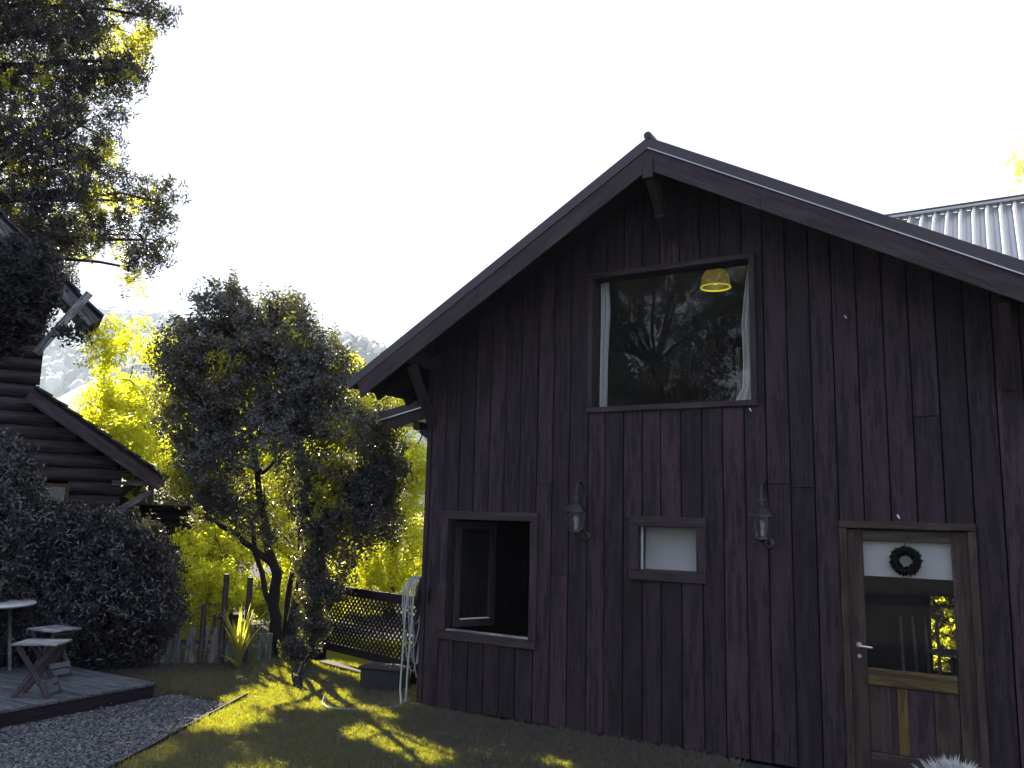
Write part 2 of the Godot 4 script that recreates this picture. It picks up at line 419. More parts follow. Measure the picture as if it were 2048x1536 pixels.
const YEL_NEAR := [[Vector3(-5.13, 3.76, -0.37), 0.38], [Vector3(-5.75, 3.32, -0.44), 0.39], [Vector3(-4.72, 2.93, -0.53), 0.41], [Vector3(-5.43, 4.33, -0.45), 0.31], [Vector3(-6.45, 3.76, -0.53), 0.36], [Vector3(-4.75, 1.45, -1.02), 0.38]]

func shift(blobs: Array, by: Vector3, k := 1.0) -> Array:
	var out := []
	for b in blobs: out.append([b[0] + by, b[1] * k])
	return out

# ---------------------------------------------------------------- the camera, the sky, the sun
func _ready() -> void:
	rng.seed = 7
	var cam := Camera3D.new()
	cam.name = "camera"
	cam.position = Vector3(5.7127, 2.1091, 7.7134)
	cam.rotation_degrees = Vector3(8.8586, 30.7553, 1.4395)
	cam.fov = 49.655
	cam.near = 0.05
	cam.far = 4000.0
	add_child(cam)
	cam.current = true

	var env := Environment.new()
	env.background_mode = Environment.BG_SKY
	var sky := Sky.new()
	var sm := ProceduralSkyMaterial.new()
	sm.sky_top_color = L(0.194, 0.215, 0.30)
	sm.sky_horizon_color = L(0.204, 0.222, 0.275)
	sm.sky_curve = 0.12
	sm.ground_bottom_color = L(0.04, 0.04, 0.05)
	sm.ground_horizon_color = L(0.13, 0.14, 0.17)
	sm.sun_angle_max = 12.0
	sky.sky_material = sm
	env.sky = sky
	env.background_energy_multiplier = 1.0
	env.tonemap_mode = Environment.TONE_MAPPER_LINEAR
	env.tonemap_exposure = 5.5
	env.sdfgi_enabled = true
	env.ssao_enabled = true
	env.ssil_enabled = true
	env.fog_enabled = true
	env.fog_density = 0.00048
	env.fog_light_color = L(0.72, 0.85, 1.0)
	var we := WorldEnvironment.new()
	we.name = "world_environment"
	we.environment = env
	add_child(we)

	var el := deg_to_rad(33.0)
	SUN = Vector3(SUN.x * cos(el), sin(el), SUN.z * cos(el))
	var sun := DirectionalLight3D.new()
	sun.name = "sun"
	sun.light_energy = 1.6
	sun.light_color = Color(1.0, 0.95, 0.84)
	sun.light_angular_distance = 0.5
	sun.shadow_enabled = true
	sun.look_at_from_position(SUN, Vector3.ZERO)
	add_child(sun)

	materials()
	ground()
	hills()
	house()
	wing()
	cabin()
	yard_edge()
	trees()
	deck()
	fittings()
	lawn()

func materials() -> void:
	wood("wall", 11, Color8(25, 16, 23), Color8(45, 31, 40), Color8(68, 60, 64), 0.26, 0.78, Vector2(0.9, 0.45))
	tinted("wall", "wall_b", Color(0.86, 0.84, 0.86))
	tinted("wall", "wall_c", Color(1.12, 1.1, 1.1))
	tinted("wall", "wall_d", Color(0.72, 0.7, 0.74))
	wood("trim", 31, Color8(30, 21, 27), Color8(45, 33, 39), Color8(74, 72, 72), 0.35, 0.65, Vector2(1.2, 0.5))
	tinted("trim", "door_wood", Color(1.14, 1.15, 0.95))
	tinted("trim", "door_rail_lit", Color(1.5, 1.55, 0.85))  # yellowish light on the mid rail, put into the tint
	tinted("trim", "olive_stripe", Color(1.6, 1.68, 0.85))  # streak of light tinted into a door panel; plain olive on the cabin window
	mat("gap", L(0.004, 0.003, 0.005), 0.9, 0.1)
	tinted("wall", "dark_wood", Color(0.62, 0.6, 0.66))
	tinted("trim", "interior", Color(0.6, 0.6, 0.6))
	wood("deck", 51, Color8(52, 56, 60), Color8(76, 81, 84), Color8(100, 106, 106), 0.5, 0.7, Vector2(1.0, 0.5))
	wood("log", 61, Color8(40, 33, 40), Color8(60, 50, 56), Color8(92, 90, 88), 0.35, 0.75, Vector2(1.0, 0.4))
	wood("picket", 71, Color8(54, 53, 58), Color8(82, 82, 84), Color8(125, 128, 126), 0.7, 0.8, Vector2(2.0, 0.6))
	tinted("picket", "stool_top", Color(1.35, 1.36, 1.36))
	mat("roof_tile", L(0.018, 0.014, 0.022), 0.6)
	mat("flashing", L(0.022, 0.017, 0.024), 0.5)
	mat("drip", L(0.35, 0.36, 0.36), 0.35).metallic = 0.8
	mat("galvanised", L(0.28, 0.29, 0.29), 0.32, 0.6).metallic = 0.4
	mat("black_metal", L(0.014, 0.014, 0.018), 0.45, 0.5)
	mat("lantern_metal", L(0.010, 0.010, 0.013), 0.5, 0.5)
	mat("steel", L(0.55, 0.56, 0.56), 0.3).metallic = 0.9
	mat("hose", L(0.26, 0.28, 0.28), 0.4)
	mat("curtain", L(0.4, 0.42, 0.42), 0.9).rim_enabled = true
	leafmat("net", L(0.42, 0.44, 0.44), L(0.5, 0.5, 0.49), 0.9, 0.2)
	mat("blind", L(0.30, 0.32, 0.32), 0.8)
	mat("bark", L(0.03, 0.026, 0.03), 0.9, 0.3)
	mat("pot", L(0.008, 0.008, 0.011), 0.7)
	mat("wreath", L(0.007, 0.008, 0.008), 0.9, 0.2)
	mat("bulb", L(0.2, 0.2, 0.19), 0.2)
	mat("olive_panel", L(0.22, 0.2, 0.02), 0.8)
	mat("table_top", L(0.4, 0.42, 0.42), 0.45)
	var g := mat("glass", Color(1, 1, 1, 0.004), 0.01)
	g.transparency = BaseMaterial3D.TRANSPARENCY_ALPHA
	var gl := mat("lantern_glass", Color(0.7, 0.73, 0.73, 0.04), 0.05)
	gl.transparency = BaseMaterial3D.TRANSPARENCY_ALPHA
	noise_mat("earth", 3, Color8(38, 38, 40), Color8(58, 58, 56), 0.02, 0.5, 0.95, 1.0)
	noise_mat("gravel_bed", 5, Color8(44, 46, 50), Color8(66, 68, 70), 0.06, 0.9, 0.95, 1.0)
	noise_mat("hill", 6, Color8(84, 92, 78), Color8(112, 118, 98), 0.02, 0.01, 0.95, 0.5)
	noise_mat("plaster", 9, Color8(120, 116, 110), Color8(140, 136, 130), 0.02, 0.5, 0.95, 0.2)

# ---------------------------------------------------------------- ground, hills
func ground() -> void:
	var mb := MB.new()
	var q := 1500.0
	mb.quad(Vector3(-q, 0, -q), Vector3(q, 0, -q), Vector3(q, 0, q), Vector3(-q, 0, q), Vector3.UP)
	struct("ground", mb, M.earth, "flat earth of the garden running under the lawn and out to the hills")
	var gb := MB.new()
	var pts := [Vector3(-2.5, 0.006, 1.2), Vector3(-1.72, 0.006, 1.2), Vector3(-0.45, 0.006, 3.6), Vector3(0.7, 0.006, 6.0), Vector3(-2.5, 0.006, 6.0)]
	for i in range(1, 4): gb.flat(pts[0], pts[i], pts[i + 1], Vector3.UP, Vector2.ZERO, Vector2.ONE, Vector2(0, 1))
	struct("gravel_path", gb, M.gravel_bed, "grey gravel bed between the wooden deck and the lawn edging")

func hill_far(a: float) -> float:
	var k := PackedVector2Array([Vector2(-1400, 150), Vector2(-900, 190), Vector2(-640, 212), Vector2(-512, 207), Vector2(-447, 207), Vector2(-338, 201), Vector2(-219, 182), Vector2(-60, 150), Vector2(150, 110), Vector2(500, 90), Vector2(1400, 60)])
	for i in k.size() - 1:
		if a <= k[i + 1].x:
			return lerpf(k[i].y, k[i + 1].y, smoothstep(0, 1, clampf((a - k[i].x) / (k[i + 1].x - k[i].x), 0, 1)))
	return 60.0

func hill_near(a: float) -> float:
	var k := PackedVector2Array([Vector2(-420, 20), Vector2(-300, 95), Vector2(-220, 128), Vector2(-153, 133), Vector2(-117, 124), Vector2(-92, 116), Vector2(-63, 92), Vector2(0, 50), Vector2(160, 20), Vector2(700, 10)])
	for i in k.size() - 1:
		if a <= k[i + 1].x:
			return lerpf(k[i].y, k[i + 1].y, clampf((a - k[i].x) / (k[i + 1].x - k[i].x), 0, 1))
	return 10.0

func hills() -> void:
	var o := Vector3(5.71, 0, 7.71)
	var fw := Vector3(-0.5114, 0, -0.8594); var rt := Vector3(0.8594, 0, -0.5114)
	var nz := FastNoiseLite.new(); nz.seed = 4; nz.frequency = 0.006; nz.fractal_octaves = 4
	var r := RandomNumberGenerator.new(); r.seed = 21
	# a lump of foliage, uneven on all sides
	var lumps := []
	for s in 3:
		var lump := MB.new()
		var ln := FastNoiseLite.new(); ln.seed = s + 3; ln.frequency = 0.9
		var f := func(i: int, j: int) -> Vector3:
			var th := PI * i / 6.0; var ph := TAU * (j % 9) / 9.0
			var d := Vector3(sin(th) * cos(ph), cos(th), sin(th) * sin(ph))
			return d * (1.0 + 0.45 * ln.get_noise_3dv(d * 1.7)) * Vector3(1, 1.2, 1)
		for i in 6:
			for j in 9:
				var a: Vector3 = f.call(i, j); var b: Vector3 = f.call(i, j + 1); var c: Vector3 = f.call(i + 1, j + 1); var d: Vector3 = f.call(i + 1, j)
				if i > 0: lump.flat(a, b, c, (a + b + c).normalized(), Vector2.ZERO, Vector2.ZERO, Vector2.ZERO)
				if i < 5: lump.flat(a, c, d, (a + c + d).normalized(), Vector2.ZERO, Vector2.ZERO, Vector2.ZERO)
		lumps.append(lump.mesh(mat("forest_%d" % s, [L(0.035, 0.045, 0.04), L(0.06, 0.07, 0.055), L(0.26, 0.27, 0.24)][s], 0.8)))  # palest crown colour stands for treetops catching the sun
	for which in 2:
		var b0 := 900.0 if which == 0 else 560.0
		var wide := 420.0 if which == 0 else 230.0
		var height := func(a: float, b: float) -> float:
			var hh: float = hill_far(a) if which == 0 else hill_near(a * 600.0 / 560.0) * 0.933
			var u := absf(b - b0) / wide
			var k := clampf(1.0 - u, 0.0, 1.0)
			return hh * (k * k * (2.2 - 1.2 * k)) + nz.get_noise_2d(a, b) * 22.0 * k * minf(u * 3.0, 1.0) - 1.0
		var mb := MB.new()
		var na := 70; var nb := 26
		var a0 := -1300.0 if which == 0 else -420.0
		var a1 := 1300.0 if which == 0 else 520.0
		var pt := func(i: int, j: int) -> Vector3:
			var a := lerpf(a0, a1, float(i) / na); var b := lerpf(b0 - wide, b0 + wide, float(j) / nb)
			return o + rt * a + fw * b + Vector3(0, height.call(a, b), 0)
		for i in na:
			for j in nb:
				var p0: Vector3 = pt.call(i, j); var p1: Vector3 = pt.call(i + 1, j); var p2: Vector3 = pt.call(i + 1, j + 1); var p3: Vector3 = pt.call(i, j + 1)
				var nn := (p3 - p0).cross(p1 - p0).normalized()
				if nn.y < 0: nn = -nn
				mb.quad(p0, p1, p2, p3, nn)
		struct("hill", mb, M.hill, ["pale hazy hill far behind the cabin and the garden trees", "wooded hillside showing between the dark tree and the house eave"][which])
		var lists := [[], [], []]
		var n := 5200 if which == 0 else 3600
		for i in n:
			var a := r.randf_range(-660, 120) if which == 0 else r.randf_range(-240, 60)
			var b := r.randf_range(b0 - wide * 0.85, b0 + 25)
			var h: float = height.call(a, b)
			if h < 6: continue
			if nz.get_noise_2d(a * 5.0, b * 5.0) < -0.32: continue
			var s := r.randf_range(3.5, 7.5) if which == 0 else r.randf_range(2.4, 4.6)
			lists[r.randi() % 3].append(Transform3D(Basis(Vector3.UP, r.randf() * TAU).scaled(Vector3(s, s * r.randf_range(0.8, 1.4), s)), o + rt * a + fw * b + Vector3(0, h + s * 0.35, 0)))
		var fo := thing("forest", ["far-off woods covering the pale hazy hill", "woods on the nearer hillside beside the house eave"][which], "forest", Vector3.ZERO, 0.0, "woods on the hills")
		fo.set_meta("kind", "stuff")
		for k in 3: scatter(fo, "crowns", lumps[k], lists[k])

# ---------------------------------------------------------------- the house
const RX := 2.94
const RY := 5.73
const WX := 5.95
const ZB := -4.4

func under(x: float, less := 0.13) -> float:
	return RY - less - (0.592 if x < RX else 0.55) * absf(x - RX)

# polygon of a wall strip from x0 to x1, y0 up to y1 or the roof
func strip(x0: float, x1: float, y0: float, y1: float) -> Array:
	var ya := minf(y1, under(x0)); var yb := minf(y1, under(x1))
	var p := [Vector2(x0, y0), Vector2(x1, y0), Vector2(x1, yb)]
	if x0 < RX - 0.01 and x1 > RX + 0.01: p.append(Vector2(RX, minf(y1, under(RX))))
	p.append(Vector2(x0, ya))
	return p

const HOLES := [[0.30, 1.47, 0.76, 2.10], [2.07, 3.755, 3.18, 4.595], [2.54, 3.255, 1.53, 2.09], [4.47, 5.47, 0.0, 2.10]]

func house() -> void:
	var h := thing("wooden_house", "dark stained timber house of vertical boards with a tall gable", "house")
	# backing wall with its openings
	var xs := [0.0, WX]
	for q in HOLES: xs.append_array([q[0], q[1]])
	xs.sort()
	var wall := MB.new()
	for i in xs.size() - 1:
		var xm: float = (xs[i] + xs[i + 1]) * 0.5
		var cuts := [[0.0, 99.0]]
		for q in HOLES:
			if xm > q[0] and xm < q[1]:
				var nc := []
				for c in cuts:
					if q[2] > c[0] and q[3] < c[1]:
						if q[2] > c[0] + 0.01: nc.append([c[0], q[2]])
						nc.append([q[3], c[1]])
					elif q[2] <= c[0] and q[3] > c[0]: nc.append([q[3], c[1]])
					else: nc.append(c)
				cuts = nc
		for c in cuts: wall.prism(strip(xs[i], xs[i + 1], c[0], c[1]), -0.14, -0.024)
	obj("front_wall", wall, M.gap, h)
	var side := MB.new()
	var yw := under(0.0, 0.15)
	side.at(Vector3(0.06, yw * 0.5, (ZB - 0.14) * 0.5 - 0.001), Vector3(0.12, yw, -ZB - 0.142), 0.0)
	obj("side_wall", side, M.dark_wood, h)
	side = MB.new()
	side.at(Vector3(WX - 0.06, yw * 0.5, (ZB - 0.14) * 0.5 - 0.001), Vector3(0.12, yw, -ZB - 0.142), 0.0)
	obj("side_wall", side, M.dark_wood, h)
	var back := MB.new()
	for c in [[0.0, 4.79, 0.0, 99.0], [4.79, 5.12, 0.0, 0.28], [4.79, 5.12, 1.2, 99.0], [5.12, WX, 0.0, 99.0]]:
		if c[0] < RX and c[1] > RX + 0.1:
			back.prism(strip(c[0], RX, c[2], c[3]), ZB - 0.12, ZB); back.prism(strip(RX, c[1], c[2], c[3]), ZB - 0.12, ZB)
		else: back.prism(strip(c[0], c[1], c[2], c[3]), ZB - 0.12, ZB)
	obj("back_wall", back, M.dark_wood, h)
	var fl := MB.new()
	fl.at(Vector3(WX / 2, 0.02, ZB / 2 - 0.07), Vector3(WX - 0.25, 0.03, -ZB - 0.15), 0.0)
	obj("floor", fl, M.interior, h)
	fl = MB.new()
	fl.at(Vector3(WX / 2, 2.55, ZB / 2 - 0.07), Vector3(WX - 0.25, 0.12, -ZB - 0.15), 0.0)
	obj("ceiling", fl, M.interior, h)
	# boards, one by one, cut round the openings
	var bx := [0.0, 0.072, 0.268, 0.465, 0.658, 0.853, 1.05, 1.243, 1.45, 1.64, 1.838, 2.047, 2.24, 2.438, 2.637, 2.83, 3.035, 3.241, 3.442, 3.649, 3.847, 4.053, 4.26, 4.453, 4.658, 4.869, 5.07, 5.276, 5.483, 5.688, 5.88, 5.95]
	var vm := [M.wall, M.wall, M.wall_b, M.wall_b, M.wall_c, M.wall_d]
	for i in bx.size() - 1:
		var x0: float = bx[i] + 0.0055; var x1: float = bx[i + 1] - 0.0055
		var xm := (x0 + x1) * 0.5
		var spans := [[0.03, 99.0]]
		for q in HOLES:
			if x1 > q[0] + 0.02 and x0 < q[1] - 0.02:
				var nc := []
				for c in spans:
					if q[2] >= c[1] or q[3] <= c[0]:
						nc.append(c)
						continue
					if q[2] > c[0]: nc.append([c[0], q[2]])
					nc.append([q[3], c[1]])
				spans = nc
		var joint: float = {8: 2.42, 20: 2.43, 21: 2.40, 23: 1.27, 9: 1.5, 26: 3.0}.get(i, 0.0)
		if joint > 0.0:
			var nc := []
			for c in spans:
				if c[0] < joint and c[1] > joint:
					nc.append([c[0], joint - 0.003]); nc.append([joint + 0.003, c[1]])
				else: nc.append(c)
			spans = nc
		var cuts := []
		for c in spans: cuts.append([x0, x1, c[0], c[1]])
		for q in HOLES:
			if x1 > q[0] + 0.02 and x0 < q[1] - 0.02:
				if x0 < q[0] - 0.012: cuts.append([x0, q[0], q[2] + 0.003, q[3] - 0.003])
				if x1 > q[1] + 0.012: cuts.append([q[1], x1, q[2] + 0.003, q[3] - 0.003])
		for cc in cuts:
			var c := [cc[2], cc[3]]
			var xa: float = cc[0]; var xb: float = cc[1]
			if c[1] - c[0] < 0.05: continue
			if c[0] >= under(xm): continue
			var mb := MB.new()
			mb.off = Vector2(rng.randf() * 9.0, rng.randf() * 9.0)
			var zf := rng.randf_range(-0.003, 0.005)
			var poly := strip(xa, xb, c[0], c[1])
			mb.prism(poly, -0.022, zf - 0.003)
			# eased front edge
			var ins := []
			for k in poly.size(): ins.append(Vector2(clampf(poly[k].x, xa + 0.004, xb - 0.004), poly[k].y - (0.002 if poly[k].y > c[0] + 0.1 else -0.002)))
			mb.prism(ins, zf - 0.003, zf)
			obj("plank", mb, vm[rng.randi() % vm.size()], h)
	roof(h)
	# windows
	window(h, 0.27, 1.49, 0.74, 2.12, 0.088, "casement")
	window(h, 2.04, 3.78, 3.15, 4.625, 0.058, "fixed")
	window(h, 2.51, 3.28, 1.506, 2.113, 0.095, "small")
	door(h)
	# inner face of the side wall, boarded
	for k in 10:
		var mb := MB.new()
		mb.off = Vector2(rng.randf() * 5, rng.randf() * 5)
		mb.at(Vector3(0.135, 1.25, -0.26 - k * 0.2), Vector3(0.02, 2.4, 0.192), 0.003)
		obj("lining_board", mb, M.interior, h)
	# upper room: knee floor is the ceiling; a back panel keeps it dark
	var post := MB.new()
	post.at(Vector3(3.47, 3.35, -0.5), Vector3(0.05, 0.9, 0.05), 0.004)
	obj("inner_post", post, M.trim, h)

func roof(h: Node3D) -> void:
	var zf := 0.60
	for s in [-1.0, 1.0]:
		var run := 3.66
		var SLOPE: float = 0.592 if s < 0 else 0.55
		var dirv := Vector2(s, -SLOPE)  # along the slope per metre of run
		# sheathing: underside boards, each one visible from below
		var e := MB.new()
		var p := [Vector2(RX, RY - 0.09), Vector2(RX + s * (run - 0.06), RY - 0.09 - SLOPE * (run - 0.06)), Vector2(RX + s * (run - 0.06), RY - 0.125 - SLOPE * (run - 0.06)), Vector2(RX, RY - 0.125)]
		e.prism(p, ZB - 0.5, zf - 0.03)
		obj("roof", e, M.dark_wood, h)
		var sub := h.get_child(h.get_child_count() - 1)
		# courses of the roof covering, each lapping the one below
		var nc := 13
		for k in nc:
			var r0 := run * k / nc; var r1 := run * (k + 1.12) / nc
			if k == nc - 1: r1 = run
			var lift0 := 0.022; var lift1 := 0.0
			var q := [Vector2(RX + s * r0, RY - 0.025 - SLOPE * r0 + lift1), Vector2(RX + s * r1, RY - 0.025 - SLOPE * r1 + lift0), Vector2(RX + s * r1, RY - 0.06 - SLOPE * r1 + lift0), Vector2(RX + s * r0, RY - 0.086 - SLOPE * r0 + lift1)]
			var mb := MB.new()
			mb.prism(q, ZB - 0.52 + k * 0.001, zf - 0.012 - k * 0.0005)
			obj("roof_course", mb, M.roof_tile, sub)
		# verge flashing, metal drip line, barge board
		var fl := MB.new()
		fl.prism([Vector2(RX, RY - 0.012), Vector2(RX + s * run, RY - 0.012 - SLOPE * run), Vector2(RX + s * (run - 0.045), RY - 0.118 - SLOPE * (run - 0.045)), Vector2(RX, RY - 0.118)], zf - 0.009, zf + 0.02)
		obj("verge_flashing", fl, M.flashing, h)
		var dr := MB.new()
		dr.prism([Vector2(RX, RY - 0.12), Vector2(RX + s * (run - 0.05), RY - 0.12 - SLOPE * (run - 0.05)), Vector2(RX + s * (run - 0.05), RY - 0.131 - SLOPE * (run - 0.05)), Vector2(RX, RY - 0.131)], zf - 0.008, zf + 0.032 if s > 0 else zf + 0.024)
		obj("drip_edge", dr, M.drip if s > 0 else M.flashing, h)
		var bb := MB.new()
		bb.off = Vector2(rng.randf(), rng.randf())
		var rb0 := run - 0.17
		bb.rot = PI / 2 + s * 0.52
		var cut := 1.05 if s > 0 else 1.9
		for part in [[0.001, cut - 0.0015, 0.0], [cut + 0.0015, rb0, 0.06]]:
			bb = MB.new(); bb.off = Vector2(rng.randf(), rng.randf()); bb.rot = PI / 2 + s * 0.52
			var u0: float = part[0]; var u1: float = part[1]; var dz: float = 0.003 * part[2] / 0.06
			bb.prism([Vector2(RX + s * u0, RY - 0.136 - SLOPE * u0), Vector2(RX + s * u1, RY - 0.136 - SLOPE * u1), Vector2(RX + s * (u1 - part[2]), RY - 0.342 - SLOPE * (u1 - part[2])), Vector2(RX + s * u0, RY - 0.342 - SLOPE * u0)], zf - 0.014, zf + 0.014 + dz)
			obj("barge_board", bb, M.trim, h)
		# rafters under the side eave
		for k in 8:
			var rb := MB.new()
			var z := 0.2 - k * 0.55
			rb.bar(Vector3(RX + s * 2.75, RY - 0.19 - SLOPE * 2.75, z), Vector3(RX + s * 3.55, RY - 0.19 - SLOPE * 3.55, z), 0.06, 0.12, Vector3.UP, 0.003)
			obj("rafter", rb, M.dark_wood, h)
		# plate beam and brace
		var px: float = RX + s * 2.86
		var py := under(px, 0.23)
		var pb := MB.new()
		pb.bar(Vector3(px, py, 0.006), Vector3(px, py, 0.57), 0.12, 0.15, Vector3.UP, 0.005)
		obj("plate_beam", pb, M.trim, h)
		var br := MB.new()
		br.bar(Vector3(px + s * -0.02, py - 0.10, 0.47), Vector3(px - s * 0.02, py - 0.72, 0.035), 0.08, 0.10, Vector3(0, 1, 1).normalized(), 0.004)
		obj("brace", br, M.trim, h)
	var rc := MB.new()
	rc.tube([Vector3(RX, RY + 0.0, zf + 0.03), Vector3(RX, RY + 0.0, ZB - 0.53)], [0.04, 0.04], 8)
	obj("ridge_cap", rc, M.roof_tile, h)
	var rb := MB.new()
	rb.bar(Vector3(RX, RY - 0.33, 0.63), Vector3(RX, RY - 0.33, 0.0), 0.11, 0.2, Vector3.UP, 0.006)
	obj("ridge_beam", rb, M.trim, h)
	rb = MB.new()
	rb.bar(Vector3(RX, RY - 0.40, 0.52), Vector3(RX, 4.88, 0.03), 0.09, 0.11, Vector3(0, 1, 1).normalized(), 0.005)
	obj("brace", rb, M.trim, h)
	rb = MB.new()
	rb.at(Vector3(RX - 0.01, 5.19, 0.24), Vector3(0.10, 0.34, 0.10), 0.006)
	obj("bracket_block", rb, M.trim, h)

func window(h: Node3D, x0: float, x1: float, y0: float, y1: float, fw: float, kind: String) -> void:
	var w := Node3D.new()
	w.name = "window" if not h.has_node("window") else ("window_001" if not h.has_node("window_001") else "window_002")
	h.add_child(w, true)
	var zf := 0.022
	for e in [[Vector3((x0 + x1) / 2, y1 - fw / 2, 0), Vector3(x1 - x0, fw, 0)], [Vector3((x0 + x1) / 2, y0 + fw / 2, 0), Vector3(x1 - x0, fw, 0)], [Vector3(x0 + fw / 2, (y0 + y1) / 2, 0), Vector3(fw, y1 - y0 - 2 * fw - 0.003, 0)], [Vector3(x1 - fw / 2, (y0 + y1) / 2, 0), Vector3(fw, y1 - y0 - 2 * fw - 0.003, 0)]]:
		var mb := MB.new()
		mb.off = Vector2(rng.randf() * 5, rng.randf() * 5)
		var d: float = 0.034 + (0.004 if e[1].x > e[1].y else 0.0)
		mb.at(Vector3(e[0].x, e[0].y, zf - d / 2 + 0.006), Vector3(e[1].x, e[1].y, d), 0.004)
		obj("frame", mb, M.trim, w)
	# lining of the reveal
	var ix0 := x0 + fw; var ix1 := x1 - fw; var iy0 := y0 + fw; var iy1 := y1 - fw
	for e in [[Vector3((ix0 + ix1) / 2, iy1 + 0.006, -0.09), Vector3(ix1 - ix0 + 0.05, 0.02, 0.15)], [Vector3((ix0 + ix1) / 2, iy0 - 0.006, -0.09), Vector3(ix1 - ix0 + 0.05, 0.02, 0.15)], [Vector3(ix0 - 0.006, (iy0 + iy1) / 2, -0.0895), Vector3(0.02, iy1 - iy0 - 0.012, 0.148)], [Vector3(ix1 + 0.006, (iy0 + iy1) / 2, -0.0895), Vector3(0.02, iy1 - iy0 - 0.012, 0.148)]]:
		var mb := MB.new()
		mb.at(e[0], e[1], 0.002)
		obj("lining", mb, M.trim, w)
	if kind == "casement":
		var sill := MB.new()
		sill.at(Vector3((x0 + x1) / 2, iy0 + 0.012, -0.02), Vector3(ix1 - ix0 - 0.006, 0.016, 0.07), 0.003)
		obj("sill", sill, M.stool_top, w)  # pale colour stands in for daylight on the sill
		# the sash swings into the room on its far hinge
		var sx := Transform3D(Basis(Vector3.UP, deg_to_rad(64.0)), Vector3(ix0 + 0.015, (iy0 + iy1) / 2, -0.10))
		var sw := 0.54; var sh := iy1 - iy0 - 0.05
		var f := MB.new()
		for e in [[Vector3(sw / 2, sh / 2 - 0.04, 0), Vector3(sw, 0.08, 0.04)], [Vector3(sw / 2, -sh / 2 + 0.04, 0), Vector3(sw, 0.08, 0.04)], [Vector3(0.04, 0, 0), Vector3(0.08, sh - 0.161, 0.038)], [Vector3(sw - 0.04, 0, 0), Vector3(0.08, sh - 0.161, 0.038)]]:
			f.at(e[0], e[1], 0.004)
		obj("sash", f, M.trim, w).transform = sx
		var fb := MB.new()
		fb.at(Vector3(sw / 2, -sh / 2 + 0.086, 0.012), Vector3(sw - 0.16, 0.012, 0.05), 0.002)
		obj("lit_edge_strip", fb, M.curtain, w).transform = sx  # pale strip added to paint the lit lower edge of the sash
		var p := MB.new()
		p.at(Vector3(sw / 2, 0, 0), Vector3(sw - 0.16, sh - 0.16, 0.004), 0.0)
		obj("pane", p, M.glass, w).transform = sx
	elif kind == "fixed":
		for z in [-0.085]:
			var p := MB.new()
			p.quad(Vector3(ix0, iy0, z), Vector3(ix1, iy0, z), Vector3(ix1, iy1, z), Vector3(ix0, iy1, z), Vector3(0, 0, 1))
			obj("pane", p, M.glass, w)
	else:
		var p := MB.new()
		p.quad(Vector3(ix0, iy0, -0.04), Vector3(ix1, iy0, -0.04), Vector3(ix1, iy1, -0.04), Vector3(ix0, iy1, -0.04), Vector3(0, 0, 1))
		obj("pane", p, M.glass, w)
		var bead := MB.new()
		bead.at(Vector3(ix0 + 0.012, (iy0 + iy1) / 2, -0.055), Vector3(0.02, iy1 - iy0 - 0.01, 0.02), 0.002)
		obj("bead", bead, M.curtain, w)

